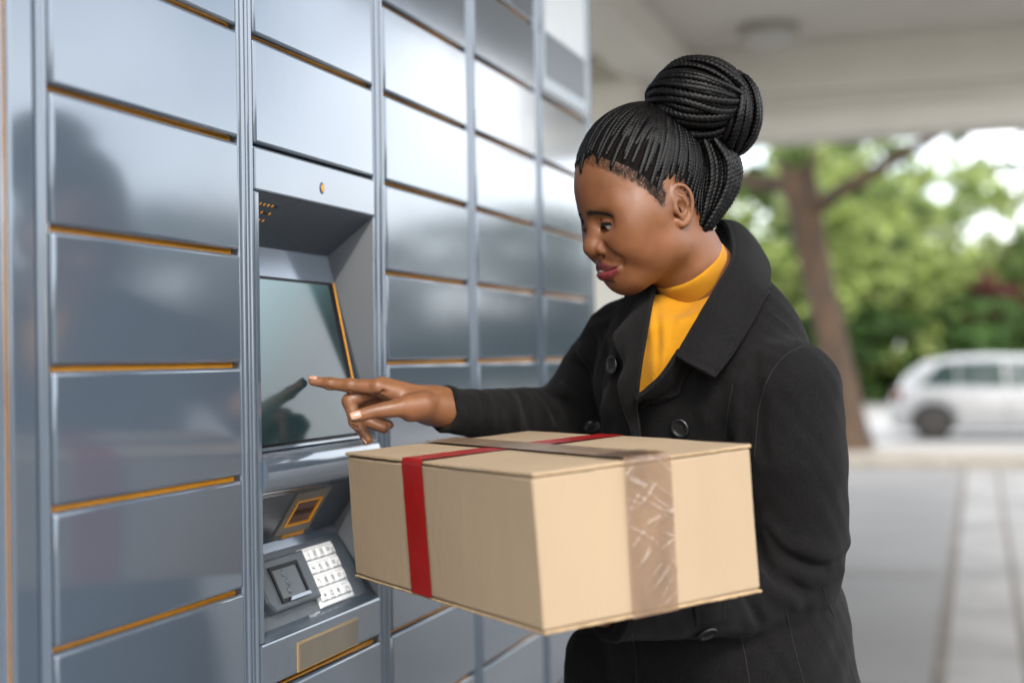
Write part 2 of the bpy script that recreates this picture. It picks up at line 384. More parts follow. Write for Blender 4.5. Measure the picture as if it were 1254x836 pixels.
for r, row in enumerate(rows):
    for c, ch in enumerate(row):
        wk = .0172 if c < 3 else .0285
        a = kp0+.004+c*.0207; s = .0125+r*(ks+.002)
        slab('key_surround', [(a-.0006, s-.0006), (a+wk+.0006, s-.0006), (a+wk+.0006, s+ks-.0034), (a-.0006, s+ks-.0034)], 0, .0005, fk4, INK, 0)
        slab('key', [(a, s), (a+wk, s), (a+wk, s+ks-.004), (a, s+ks-.004)], .0003, .0036, fk4, WHITE, .0012)
        fkk = lambda u, s_, h=0.0: fk4(u, s_, .0037 + h)
        gx, gy, gw, gh = a+.006, s+.0035, .0055, ks-.0115
        if ch in SEG:
            segs = [((gx+gw*STR[q][0][0], gy+gh*STR[q][0][1]), (gx+gw*STR[q][1][0], gy+gh*STR[q][1][1])) for q in SEG[ch]]
        elif ch == '*': segs = [((gx, gy+2e-3), (gx+gw, gy+gh-2e-3)), ((gx+gw, gy+2e-3), (gx, gy+gh-2e-3)), ((gx+gw/2, gy), (gx+gw/2, gy+gh))]
        elif ch == '#': segs = [((gx+gw*.3, gy), (gx+gw*.3, gy+gh)), ((gx+gw*.7, gy), (gx+gw*.7, gy+gh)), ((gx, gy+gh*.35), (gx+gw, gy+gh*.35)), ((gx, gy+gh*.65), (gx+gw, gy+gh*.65))]
        else:
            segs = [((a+.004, gy+.001), (a+.013, gy+.001)), ((a+.004, gy+.004), (a+.013, gy+.004))]
            x0, y0 = a+.017, gy+gh*.30
            if ch == 'x': segs += [((x0, y0), (x0+.007, y0+.008)), ((x0+.007, y0), (x0, y0+.008))]
            if ch == '<': segs += [((x0+.006, y0), (x0, y0+.005)), ((x0, y0+.005), (x0+.006, y0+.010))]
            if ch == '>': segs += [((x0, y0+.008), (x0+.007, y0+.008)), ((x0+.0035, y0), (x0+.007, y0+.008))]
            if ch == 'o': segs = [((x0-.002+.005*math.cos(i*.785), y0+.005+.005*math.sin(i*.785)), (x0-.002+.005*math.cos(i*.785+.785), y0+.005+.005*math.sin(i*.785+.785))) for i in range(8)]
        strokes('key_print', segs, fkk, INK)
# label plate below the keypad and its thin rim
lbox('label_plate_rim', KU0+.094, KU0+.276, .0025, .0042, H0-.3890, H0-.3520, mat('brass_rim', (.55, .36, .14), rough=.35, metal=.6, var=.1), 0)
lbox('label_plate', KU0+.0962, KU0+.2738, .003, .0052, H0-.3870, H0-.3540, TANPL, .0004)
# notice plate on the farthest column, high up
PALE = mat('notice_pale', (.72, .75, .77), rough=.3, var=.04, vscale=20)
n0 = U0_+4*CW+.026; n1 = n0+CW-.056
lbox('notice_plate', n0, n1, .0035, .0062, H0+4*RH+.012, H0+7*RH-.02, mat('notice_rim', (.42, .47, .52), rough=.3, var=.04), .001)
lbox('notice_field', n0+.02, n1-.02, .0064, .0072, H0+4*RH+.040, H0+4*RH+.128, mat('notice_grey', (.10, .12, .14), rough=.3, var=.05))
lbox('notice_stripe', n0+.02, n1-.02, .0064, .0072, H0+4*RH+.132, H0+4*RH+.270, PALE)
lbox('notice_field', n0+.02, n1-.02, .0064, .0072, H0+4*RH+.274, H0+7*RH-.03, bpy.data.materials['notice_grey'])

# ------------------------------------------------------------------ cardboard parcel
CARD = mat('cardboard', (.315, .236, .156), rough=.85, var=.05, vscale=7, bump=.35, bscale=260, stretch=(1, 1, .12), spec=.25)
CARDE = mat('cardboard_edge', (.33, .235, .135), rough=.9, var=.25, vscale=90, bump=.3, bscale=300, spec=.2)
RED = mat('red_tape', (.27, .0045, .003), rough=.33, var=.10, vscale=22, bump=.5, bscale=40)
BROWN = mat('brown_tape', (.17, .115, .075), rough=.36, var=.22, vscale=25, bump=.6, bscale=45, spec=.5)
def clear_tape(name, alpha, col):
    m = mat(name, col, rough=.09, var=.3, vscale=30, bump=1.0, bscale=34, spec=1.0, coat=1.0, alpha=alpha, stretch=(1, 1, .38))
    return m
CLEAR = clear_tape('clear_tape', .58, (.20, .118, .070))
BX = Matrix(((0.8745, -0.4812, -0.0604, .018), (0.4806, 0.8766, -0.0244, 1.3725), (0.0646, -0.0077, 0.9979, 1.3059), (0, 0, 0, 1)))
BOXR = empty('cardboard_box'); BOXR.matrix_world = BX
tag(BOXR, 'brown cardboard parcel with a red tape band and clear tape, held by the woman', 'parcel')
A_, B_, H_ = .2643, .4753, .150      # local x to the right corner, y to the left corner, z down to -H
def panel(name, lo, hi, m, parent=BOXR, sub=5, warp=.0016, bev=.0016, seed=0):
    bm = add_box(bmesh.new(), lo, hi, bev, 2)
    bmesh.ops.subdivide_edges(bm, edges=[e for e in bm.edges if e.calc_length() > .05], cuts=sub, use_grid_fill=True)
    rnd = random.Random(seed)
    ph = [rnd.uniform(0, 6) for _ in range(6)]
    for v in bm.verts:
        x, y, z = v.co
        k = math.sin(x*21+ph[0])*math.sin(y*15+ph[1]) + .6*math.sin(z*33+ph[2]+x*9)
        v.co += Vector((math.sin(y*19+ph[3]), math.sin(x*23+ph[4]), math.sin(x*17+y*13+ph[5])))*warp*k*.6
    o = bm_obj(name, bm, parent, m)
    for p in o.data.polygons: p.use_smooth = p.area < 2e-5
    return o
t_ = .004
panel('side_wall', (0, 0, -H_), (A_, B_, -.001), CARD, seed=1, bev=.0030, warp=.0013)
CH = A_*.50
panel('top_flap', (-.001, -.001, -.0005), (CH-.0008, B_+.001, .0035), CARD, seed=5)
panel('top_flap', (CH+.0008, -.001, -.0008), (A_+.001, B_+.001, .0032), CARD, seed=6)
panel('bottom_flap', (.001, .001, -H_-.004), (CH-.0008, B_-.001, -H_-.0002), CARD, seed=7)
panel('bottom_flap', (CH+.0008, .001, -H_-.004), (A_-.001, B_-.001, -H_-.0002), CARD, seed=8)
# worn raw edges: wavy strips proud of the fold lines
def raw_edge(p0, p1, r, seed):
    rnd = random.Random(seed); n = 46
    p0, p1 = np.array(p0), np.array(p1)
    pts = [p0+(p1-p0)*i/(n-1) + np.array([rnd.uniform(-1, 1) for _ in range(3)])*.00028 for i in range(n)]
    rs = [r*rnd.uniform(.62, .92) for _ in range(n)]
    V, Q = tube_arrays(pts, rs, 6)
    npmesh('raw_edge', V, Q, BOXR, CARDE, True)
raw_edge((0, -.0005, .0008), (A_, -.0005, .0008), .0015, 1)
raw_edge((A_, 0, -H_-.002), (0, 0, -H_-.002), .0022, 2)
raw_edge((0, 0, -H_-.002), (0, B_, -H_-.002), .0016, 3)
raw_edge((-.0004, 0, .001), (-.0004, B_, .001), .0011, 5)
def ribbon(name, path, w_dir, w_, m, n=14, rough_=.0004, seed=0, crease=0.0, K=7):
    """tape laid along a path (list of points) with its width along w_dir, 0.6 mm proud"""
    rnd = random.Random(seed)
    pts = np.array(path); d = np.cumsum([0]+[np.linalg.norm(pts[i+1]-pts[i]) for i in range(len(pts)-1)])
    tt = sorted(set(list(np.linspace(0, d[-1], n*len(pts))) + list(d)))
    q = np.stack([np.interp(tt, d, pts[:, i]) for i in range(3)], 1)
    wv = np.array(w_dir, float)
    V = []; T = np.gradient(q, axis=0); T /= np.linalg.norm(T, axis=1, keepdims=True)+1e-9
    N = np.cross(T, wv); N *= np.sign((N*(q-np.array([A_/2, B_/2, -H_/2]))).sum(1, keepdims=True)+1e-9)
    kw = [(rnd.uniform(40, 190), rnd.uniform(-160, 160), rnd.uniform(0, 6)) for _ in range(9)]; dist = np.array(tt)
    def ridge(a, b): return sum((1-abs(math.sin(k0*a*.6+k1*b*.7+p0+1.3*math.sin(a*37+p0*3))))**9*max(0, math.sin(a*(23+4*p0)+b*60+p0*5)) for k0, k1, p0 in kw)/2.4
    for i in range(len(q)):
        for j in range(K):
            c_ = j/(K-1)-.5; V.append(q[i] + wv*w_*c_ + N[i]*crease*ridge(dist[i], c_*w_) + np.array([rnd.uniform(-1, 1) for _ in range(3)])*rough_)
    F = [(i*K+j, i*K+j+1, (i+1)*K+j+1, (i+1)*K+j) for i in range(len(q)-1) for j in range(K-1)]
    return pydata(name, V, F, BOXR, m, True)
yr = B_*.60
ye = B_*.575
e = .0028
ribbon('red_tape', [(-e, ye, -H_*.999), (-e, ye, .0004), (-e*.3, ye, .0042+e*.4), (A_+.001, ye-.004, .0040+e*.4)], (0, 1, 0), .054, RED, seed=3, rough_=.0002)
ribbon('brown_tape', [(CH, -.001, .0062), (CH, B_+.001, .0062)], (1, 0, 0), .050, BROWN, n=60, seed=4, rough_=.0001, crease=.0010, K=21)
ribbon('clear_tape', [(CH-.004, -e-.0004, -H_-.004), (CH, -e-.0004, .002), (CH, -.0003, .0068), (CH, .055, .0072)], (1, 0, 0), .056, CLEAR, n=46, seed=5, rough_=.00012, crease=.0026, K=33)
# ------------------------------------------------------------------ ground, road, kerb (frame of the locker wall: x along, -y out)
def wpt(t, n, z=0.0): v = ORG + W_DIR*t + W_OUT*n; return (v[0], v[1], z)
def sheet(name, t0, t1, n0, n1, z, m, kind='structure'):
    o = pydata(name, [wpt(t0, n0, z), wpt(t1, n0, z), wpt(t1, n1, z), wpt(t0, n1, z)], [(0, 3, 2, 1)], None, m)
    tag(o, kind=kind); return o
ASPH = mat('asphalt', (.128, .125, .121), rough=.88, var=.13, vscale=.6, bump=.5, bscale=160, detail=8)
ROADM = mat('road_surface', (.25, .246, .24), rough=.85, var=.10, vscale=.5, bump=.3, bscale=90, detail=6)
PAVE = mat('paving_strip', (.175, .170, .163), rough=.85, var=.28, vscale=1.6, bump=.3, bscale=80, detail=6)
PAVED = mat('paving_joint', (.088, .075, .062), rough=.9, var=.25, vscale=5, bump=.3, bscale=60)
KERB = mat('kerb_stone', (.20, .18, .15), rough=.9, var=.15, vscale=4, bump=.4, bscale=70)
SOIL = mat('verge_soil', (.13, .10, .07), rough=.95, var=.3, vscale=3, bump=.6, bscale=40)
TERR = mat('terrain', (.16, .165, .13), rough=.95, var=.2, vscale=.1)
g = pydata('ground', [(-700, -700, -.012), (700, -700, -.012), (700, 700, -.012), (-700, 700, -.012)], [(0, 1, 2, 3)], None, TERR); tag(g, kind='structure')
sheet('forecourt', -14, 18.2, -6, 30, 0.0, ASPH)
sheet('road', 19.95, 40, -40, 60, 0.0, ROADM)
sheet('footpath', -14, 18.2, 30.004, 44, .002, ROADM)
GUT = empty('gutter'); tag(GUT, kind='structure')
for a, b, z, m, nm in ((.60, .66, .004, PAVED, 'gutter_joint'), (.66, .98, .005, PAVE, 'gutter_strip'), (.98, 1.02, .004, PAVED, 'gutter_joint'), (1.02, 1.42, .005, PAVE, 'gutter_strip')):
    for i in range(16):           # strip slabs with open joints across
        sheet(nm, 1.2+i*1.06, 1.2+i*1.06+1.05, a, b, z, m).parent = GUT
for i, t in enumerate((6.2, 9.4, 12.6, 15.8)):
    sheet('expansion_joint', t, t+.05, -4, .54, .004, PAVED)
    sheet('expansion_joint', t, t+.05, 1.43, 16, .004, PAVED)
# kerb island in separate stones, verge between
KE = empty('kerb'); tag(KE, kind='structure')
def wbox(name, t0, t1, n0, n1, z0, z1, m, parent=None, bevel=0.0):
    bm = add_box(bmesh.new(), (t0, -n1, z0), (t1, -n0, z1), bevel, 2)
    bmesh.ops.transform(bm, matrix=Matrix.Translation(Vector(ORG)) @ Matrix.Rotation(RZ, 4, 'Z'), verts=bm.verts)
    return bm_obj(name, bm, parent, m)
for i in range(26):
    n = -4.5 + i*1.0
    wbox('kerb_stone', 18.2, 18.45, n+.006, n+.994, -.02, .125+random.uniform(-.004, .004), KERB, KE, .018)
    wbox('kerb_stone', 19.70, 19.95, n+.006, n+.994, -.02, .125+random.uniform(-.004, .004), KERB, KE, .018)
tag(wbox('verge', 18.45, 19.70, -4.5, 21.5, -.02, .105, KERB), kind='structure')
# ------------------------------------------------------------------ canopy over the lockers
CANW = mat('canopy_render', (.74, .71, .66), rough=.8, var=.06, vscale=1.2, bump=.15, bscale=30)
CANB = mat('canopy_beam', (.84, .81, .755), rough=.75, var=.05, vscale=1.5, bump=.1, bscale=30)
CAN = empty('canopy'); tag(CAN, 'flat concrete canopy roof with stepped fascia above the lockers', 'canopy')
BT = 10.35; CZ = 3.66; CE = 2.55
wbox('roof_slab', -.3, BT+.4, -4.0, CE, CZ, CZ+.32, CANW, CAN, .01)
wbox('fascia_step', BT, BT+.397, -4.0, CE+.002, 3.30, CZ-.001, CANB, CAN, .012)
wbox('fascia_step', BT+.07, BT+.42, -4.0, CE+.003, 3.16, 3.2995, CANW, CAN, .012)
wbox('fascia_step', BT+.02, BT+.42, -4.0, CE+.004, 2.98, 3.1595, CANB, CAN, .012)
wbox('ceiling_beam', -.3, BT-.002, -1.55, -1.15, CZ-.26, CZ-.001, CANB, CAN, .012)
wbox('edge_beam', -.3, BT-.002, CE-.16, CE-.002, CZ-.10, CZ-.001, CANB, CAN, .012)
wbox('pier', BT-.4, BT-.002, -2.5, -1.45, 0.0, CZ-.262, CANW, CAN, .01)
for n in (-3.6, 2.2): wbox('column', BT+.05, BT+.35, n-.15, n+.15, 0.0, 2.979, CANB, CAN, .02) if n < 0 else None
# round ceiling lamp, unlit
LP_ = empty('ceiling_lamp'); q = P(941, 20, 9.7); LP_.location = (q[0], q[1], CZ)
tag(LP_, 'round unlit ceiling lamp under the canopy slab', 'ceiling lamp')
bm = bmesh.new(); add_cyl(bm, (0, 0, -.035), .20, .07, n=32); bm_obj('lamp_base', bm, LP_, mat('lamp_base', (.42, .40, .37), rough=.5, var=.1))
bm = bmesh.new(); bmesh.ops.create_uvsphere(bm, u_segments=28, v_segments=12, radius=.19)
for v in bm.verts: v.co.z = v.co.z*.42 - .075
bm_obj('lamp_glass', bm, LP_, mat('lamp_glass', (.62, .61, .58), rough=.35, var=.03), True)

# ------------------------------------------------------------------ trees and shrubs
def leafmat(name, c, var):
    m = mat(name, c, rough=.55, var=var, vscale=2.2, spec=.3)
    t = m.node_tree; b = t.nodes['Principled BSDF']; o = t.nodes['Material Output']
    tr = t.nodes.new('ShaderNodeBsdfTranslucent'); ms = t.nodes.new('ShaderNodeMixShader'); ms.inputs[0].default_value = .30
    src = b.inputs['Base Color'].links[0].from_socket
    t.links.new(src, tr.inputs['Color']); t.links.new(b.outputs[0], ms.inputs[1]); t.links.new(tr.outputs[0], ms.inputs[2])
    t.links.new(ms.outputs[0], o.inputs['Surface']); return m
LEAF = leafmat('leaf_green', (.105, .160, .043), .6)
LEAFY = leafmat('leaf_yellow_green', (.28, .28, .05), .4)
LEAFX = leafmat('leaf_dark_evergreen', (.034, .058, .026), .4)
LEAFP = leafmat('leaf_pale_green', (.20, .255, .070), .55)
LEAFD = leafmat('leaf_deep_green', (.060, .120, .030), .6)
LEAFR = leafmat('leaf_copper', (.105, .030, .028), .5)
BARK = mat('bark', (.078, .046, .026), rough=.95, var=.35, vscale=6, bump=.9, bscale=22, stretch=(1, 1, .25), col2=(.035, .025, .019))
def leaves_mesh(name, clumps, n, size, m, seed=0, flat=.55):
    """clumps: (centre, radii, weight); small leaf faces spread in uneven knots through each clump"""
    rng = np.random.default_rng(seed)
    W = np.array([c[2] for c in clumps], float); W /= W.sum()
    cnt = rng.multinomial(n, W); V = []
    for (c, r, _), k in zip(clumps, cnt):
        nk = max(4, k//45)
        kn = rng.normal(size=(nk, 3)); kn /= np.linalg.norm(kn, axis=1, keepdims=True); kn *= rng.uniform(.25, 1, (nk, 1))**.5
        idx = rng.integers(0, nk, k)
        p = kn[idx] + rng.normal(size=(k, 3))*.13
        V.append(np.asarray(c) + p*np.asarray(r))
    C = np.concatenate(V); k = len(C)
    a = rng.normal(size=(k, 3)); a /= np.linalg.norm(a, axis=1, keepdims=True)
    b = np.cross(a, rng.normal(size=(k, 3))); b /= np.linalg.norm(b, axis=1, keepdims=True)
    s = (size*rng.uniform(.6, 1.35, (k, 1)))
    q = np.stack([C-a*s, C+b*s*flat, C+a*s, C-b*s*flat], 1).reshape(-1, 3)
    Q = np.arange(4*k).reshape(-1, 4)
    o = npmesh(name, q, Q, None, m, False); return o
def adopt(o, root): o.parent = root; return o
# the tall tree on the kerb island
TR = empty('street_tree'); base = P(1046, 538, 19.4); TR.location = (base[0], base[1], .10)
tag(TR, 'tall leaning tree with a forked brown trunk on the kerb island', 'tree')
def lp(px, py, d): return P(px, py, d) - np.array([base[0], base[1], .10])
def limb(name, pts, rs, seed):
    rng = np.random.default_rng(seed); n = 26
    c = spline(pts, n); r = np.interp(np.linspace(0, 1, n), np.linspace(0, 1, len(rs)), rs)
    V, Q = tube_arrays(c, r, 12)
    V += rng.normal(size=V.shape)*.012*r.mean()/.2
    return npmesh(name, V, Q, TR, BARK)
b0 = lp(1046, 540, 19.4); b0[2] = -.05
limb('trunk', [b0, lp(1032, 480, 19.4), lp(1016, 400, 19.3), lp(1000, 330, 19.2), lp(985, 260, 19.0), lp(975, 200, 18.9), lp(968, 120, 18.8), lp(972, 20, 18.6), lp(990, -90, 18.4)], [.30, .215, .20, .20, .225, .24, .21, .17, .10], 1)
limb('branch', [lp(992, 262, 19.05), lp(1020, 240, 18.6), lp(1062, 216, 18.2), lp(1110, 186, 17.8), lp(1165, 155, 17.4), lp(1240, 100, 17.0), lp(1300, 50, 16.6)], [.12, .10, .085, .075, .062, .05, .03], 2)
limb('branch', [lp(980, 236, 19.0), lp(955, 226, 19.3), lp(920, 222, 19.6), lp(870, 200, 20), lp(800, 160, 20.4)], [.13, .12, .10, .08, .05], 3)
limb('branch', [lp(970, 110, 18.8), lp(1040, 40, 18.0), lp(1130, -40, 17.4), lp(1240, -120, 17)], [.16, .12, .09, .04], 4)
limb('branch', [lp(972, 60, 18.7), lp(900, -10, 18.9), lp(810, -80, 19.3)], [.14, .10, .05], 5)
cl = []
for (px, py, d, r, w_) in ((1000, -120, 18.4, 2.3, 3), (1130, -60, 17.6, 1.9, 2.6), (900, -60, 19.2, 2.0, 2.6), (1240, -20, 17, 1.6, 1.8), (840, 40, 20, 1.4, 1.2),
        (1050, 60, 18.5, 1.3, 1.2), (950, 190, 20.5, .75, .30), (1050, 180, 20.2, .6, .22), (1215, 150, 17.6, .5, .08), (905, 220, 20.5, .6, .22), (1010, 150, 17.5, .8, .25), (955, 250, 21, .6, .2), (1075, 262, 21, .65, .12), (1235, 215, 21, .7, .10), (1180, 235, 22, .6, .07)):
    cl.append((lp(px, py, d), (r, r, r*.55 if r > 1 else r*.8), w_))
adopt(leaves_mesh('crown', cl, 15000, .085, LEAF, 5), TR)
# trees and shrubs beyond the road: built once per kind, copied
def make_bush(kind, h, wd, leaf, n, size, seed, trunk=True):
    rng = np.random.default_rng(seed)
    root = empty(kind)
    cl = []
    k = 9
    for i in range(k):
        a = rng.uniform(0, 6.28); z = rng.uniform(.16, .86)
        rr = wd*.5*(1-abs(z-.45)*.9)*rng.uniform(.35, .8)
        cl.append(((math.cos(a)*rr, math.sin(a)*rr*.8, h*z), (wd*rng.uniform(.2, .32), wd*rng.uniform(.2, .3), h*rng.uniform(.13, .2)), rng.uniform(.6, 1.2)))
    adopt(leaves_mesh('crown', cl, n, size, leaf, seed+1), root)
    for i in range(3 if trunk else 5):
        a = rng.uniform(0, 6.28); s = wd*.22
        V, Q = tube_arrays(spline([(rng.uniform(-.1, .1), rng.uniform(-.1, .1), -.05), (math.cos(a)*s*.4, math.sin(a)*s*.4, h*.35), (math.cos(a)*s, math.sin(a)*s, h*.75)], 8), np.linspace(.07 if trunk else .03, .015, 8)*h/4, 7)
        npmesh('trunk' if trunk else 'stem', V, Q, root, BARK)
    return root
def copy_tree(o, parent=None):
    c = o.copy(); COL.objects.link(c)
    if parent is not None: c.parent = parent
    for ch in list(o.children): copy_tree(ch, c)
    return c
kinds = {'green': make_bush('broadleaf_tree', 5.0, 4.6, LEAF, 6500, .11, 11),
         'yellow': make_bush('broadleaf_tree', 4.6, 3.4, LEAFY, 5000, .10, 21),
         'deep': make_bush('shrub', 2.6, 4.2, LEAFD, 6500, .10, 31, False),
         'sparse': make_bush('tall_tree', 9.0, 7.0, LEAFP, 5200, .15, 51),
         'evergreen': make_bush('evergreen_tree', 5.0, 4.8, LEAFX, 6500, .12, 61),
         'copper': make_bush('broadleaf_tree', 4.4, 3.2, LEAFR, 4500, .10, 41)}
used = {}
def plant(kind, px, d, s, rz, label, cat='tree', group='trees and shrubs beyond the road'):
    o = kinds[kind] if kind not in used else copy_tree(kinds[kind]); used[kind] = 1
    q = P(px, 430, d); o.location = (q[0], q[1], -.02); o.rotation_euler = (0, 0, rz); o.scale = (s, s, s)
    tag(o, label, cat, group)
for i, (px, d, s, rz, lb) in enumerate((
        (1082, 41, 1.3, 0, 'deep green shrub just right of the leaning street tree'), (1150, 42, 1.05, 1.3, 'deep green shrub behind the rear of the white car'),
        (1225, 42, 1.2, 2.2, 'deep green shrub behind the roof of the white car'), (985, 42, 1.2, 3.0, 'deep green shrub behind the leaning street tree'),
        (1310, 42, 1.3, 4.0, 'deep green shrub at the right edge beyond the white car'), (900, 43, 1.2, 5.0, 'deep green shrub hidden behind the woman'))):
    plant('deep', px, d, s, rz, lb, 'shrub')
plant('deep', 1112, 46, 1.35, 2.6, 'deep green shrub behind the tailgate of the white car', 'shrub')
plant('yellow', 1095, 45, 1.25, .4, 'yellow green tree above the shrub right of the street tree')
plant('yellow', 1020, 46, 1.05, 2.0, 'yellow green tree behind the street tree trunk')
plant('copper', 1205, 45, .98, .2, 'copper leaved tree rising behind the white car roof')
plant('copper', 1148, 48, .86, 2.4, 'smaller copper leaved tree left of the white car roof')
plant('green', 1265, 46, 1.15, .0, 'green tree at the right edge behind the copper tree')
plant('green', 930, 47, 1.25, 1.0, 'green tree behind the shoulder of the woman')
plant('green', 1060, 54, 1.25, 4.0, 'pale green tree far behind the yellow green tree')
for px, d, s, rz, lb in ((935, 38, 1.15, 0, 'tall airy tree behind the shoulder of the woman'), (1066, 42, 1.25, 1.1, 'tall airy tree just right of the street tree trunk'), (1140, 52, 1.0, 2.5, 'tall airy tree far behind the smaller copper tree'),
        (1262, 48, .95, 3.3, 'tall airy tree at the right edge above the parked car'), (995, 50, 1.1, 4.4, 'tall airy tree directly behind the street tree fork')):
    plant('sparse', px, d, s, rz, lb)
# planting to the right of the frame: it shows only as reflections in the locker doors
for i in range(22):
    az = rad(12+4.4*i); rr = 34+1.5*math.sin(i*2.3); t, n, s = rr*math.cos(az), rr*math.sin(az), .90+.09*math.sin(i*1.9)
    o = copy_tree(kinds['evergreen']) if i else kinds['evergreen']; v = wpt(t, n, -.02); o.location = v; o.rotation_euler = (0, 0, i*1.7); o.scale = (s*1.2,)*3
    tag(o, 'dark evergreen tree on the far side of the forecourt, mirrored in the locker doors', 'tree', 'evergreens right of the forecourt')

# ------------------------------------------------------------------ parked car
CAR = empty('parked_car'); cp = P(1094, 540, 23.7); CAR.scale = (1, 1, .905); CAR.location = (cp[0], cp[1], 0); CAR.rotation_euler = (0, 0, RZ - math.pi/2 - rad(-3))
tag(CAR, 'white compact hatchback parked on the road beyond the kerb', 'car')
CW_ = mat('car_paint', (.215, .22, .225), rough=.22, var=.02, coat=.7, spec=.5)
CG = mat('car_glass', (.020, .035, .034), rough=.05, spec=.8, var=.1)
CT = mat('tyre', (.018, .018, .018), rough=.85, var=.2); CRM = mat('wheel_rim', (.045, .042, .04), rough=.35, metal=.7, var=.1)
CBL = mat('car_trim', (.022, .022, .024), rough=.5, var=.1); CRL = mat('tail_light', (.10, .008, .008), rough=.15, var=.1)
W2 = .86; WX = (.63, 3.17); WR = .305
# body shell lofted along x (rear at 0): sections of (half width, z) with arches left open by cutting the sill line
def sill(x):
    z = .22
    for wx in WX:
        d = abs(x-wx)
        if d < .37: z = max(z, .30+math.sqrt(max(0, .37**2-d*d)))
    return z
xs = np.unique(np.concatenate([np.linspace(0, 4.02, 61), [WX[0]-.37, WX[0]+.37, WX[1]-.37, WX[1]+.37]]))
belt = lambda x: np.interp(x, [0, .12, .5, 1.6, 2.9, 3.4, 3.9, 4.02], [.80, .90, .94, .90, .88, .84, .66, .52])
wid = lambda x: np.interp(x, [0, .10, .4, 1.0, 3.0, 3.6, 3.9, 4.02], [.62, .74, .83, W2, W2, .82, .70, .50])
V = []; M_ = 13
for x in xs:
    b, wd, s = belt(x), wid(x), sill(x)
    sec = [(-wd*.97, s), (-wd*1.0, s+(b-s)*.25), (-wd*1.01, s+(b-s)*.55), (-wd*.985, s+(b-s)*.85), (-wd*.95, b), (-wd*.6, b+.018), (0, b+.028)]
    sec = sec + [(-a, z) for a, z in sec[-2::-1]]
    V += [(x, y, z) for y, z in sec]
F = [(i*M_+j, i*M_+j+1, (i+1)*M_+j+1, (i+1)*M_+j) for i in range(len(xs)-1) for j in range(M_-1)]
F += [tuple(range(M_))[::-1], tuple((len(xs)-1)*M_+j for j in range(M_))]
body = pydata('body', V, F, CAR, CW_, True)
# greenhouse: roof + pillars as a shell, glass set into it
gx = [.06, .22, .50, .95, 1.6, 2.2, 2.62, 3.12]
gz = [.90, 1.16, 1.38, 1.470, 1.49, 1.45, 1.34, .93]
def gh(x, f):       # f 0 at belt .. 1 at roof edge
    zt = np.interp(x, gx, gz); zb = belt(x)-.005
    return zb+(zt-zb)*f, wid(x)*.95-(.20*f)
V = []; xs2 = np.linspace(.06, 3.12, 40); K = 9
for x in xs2:
    row = []
    for f_ in (0, .5, .9): z, yw = gh(x, f_); row.append((-yw, z))
    z, yw = gh(x, 1); row += [(-yw*.9, z), (0, z+.025)]
    row = row + [(-a, c) for a, c in row[-2::-1]]
    V += [(x, a, c) for a, c in row]
F = [(i*K+j, i*K+j+1, (i+1)*K+j+1, (i+1)*K+j) for i in range(39) for j in range(K-1)]
roof = pydata('roof', V, F, CAR, CW_, True)
def glass(side, x0, x1, x0t, x1t, name='side_window', m=None, off=.008, f0=.10, f1=.84):
    V = []; n = 8
    for i in range(n):
        for f_ in (f0, (f0+f1)/2, f1):
            a = (f_-f0)/(f1-f0); u = i/(n-1)
            x = (x0+(x0t-x0)*a)*(1-u)+(x1+(x1t-x1)*a)*u
            z, yw = gh(x, f_); V.append((x, side*(yw+off), z))
    F = [(i*3+j, i*3+j+1, (i+1)*3+j+1, (i+1)*3+j) for i in range(n-1) for j in range(2)]
    return pydata(name, V, F, CAR, m or CG, True)
for sd in (-1, 1):
    glass(sd, .44, 1.00, .72, 1.00); glass(sd, 1.03, 1.74, 1.03, 1.71); glass(sd, 1.78, 2.82, 1.76, 2.36)
    # door lines and handles
    for x in (1.0, 1.76, 2.85):
        pp = [(x, sd*(wid(x)*1.0+.004), z) for z in np.linspace(.34, belt(x)-.05, 8)]
        pp = [(a, sd*(wid(a)*np.interp(c, [.3, .5, .7, .9], [1.0, 1.015, 1.0, .965])+.001), c) for a, b_, c in pp]
        tube('door_seam', pp, .006, CAR, CBL, 6)
    for x in (1.14, 1.90): box('door_handle', (x, sd*wid(x)*.985-.02, .775), (x+.17, sd*wid(x)*.985+.02, .805), CAR, CW_, .008)
    box('sill_trim', (1.02, sd*W2*.98-.015, .19), (2.78, sd*W2*.98+.015, .24), CAR, CBL, .01)
    box('tail_light', (.03, sd*.70-.07, .70), (.14, sd*.70+.07, .92), CAR, CRL, .02)
    for wx in WX:
        WH = empty('wheel'); WH.parent = CAR; WH.location = (wx, sd*.76, WR)
        bm = bmesh.new(); add_cyl(bm, (0, 0, 0), WR, .19, 'Y', 32); 
        bmesh.ops.bevel(bm, geom=[e for e in bm.edges if len(e.link_faces) == 2 and e.calc_face_angle() > 1], offset=.035, segments=3, affect='EDGES')
        bm_obj('tyre', bm, WH, CT, True)
        bm = bmesh.new(); add_cyl(bm, (0, sd*.09, 0), .195, .03, 'Y', 24)
        for k in range(5):
            a = k*2*math.pi/5; bmesh.ops.create_cube(bm, size=1, matrix=Matrix.Rotation(a, 4, 'Y') @ Matrix.Translation((0, sd*.108, .10)) @ Matrix.Diagonal((.055, .02, .17, 1)))
        bm_obj('rim', bm, WH, CRM)
# rear window, bumper, plate
V = []
for x in (.10, .20, .32):
    z, yw = gh(x, 1); V += [(x-.03, -yw*.86, z-.03), (x-.035, yw*.86, z-.03)]
pydata('rear_window', V, [(0, 1, 3, 2), (2, 3, 5, 4)], CAR, CG, True)
box('bumper', (-.045, -.70, .30), (.12, .70, .52), CAR, CW_, .04, 3)
box('licence_plate', (-.012, -.26, .62), (.02, .26, .73), CAR, WHITE, .004)
# inner floor pan so nothing shows through the arches
box('underbody', (.10, -.62, .20), (3.9, .62, .60), CAR, CBL, .02)
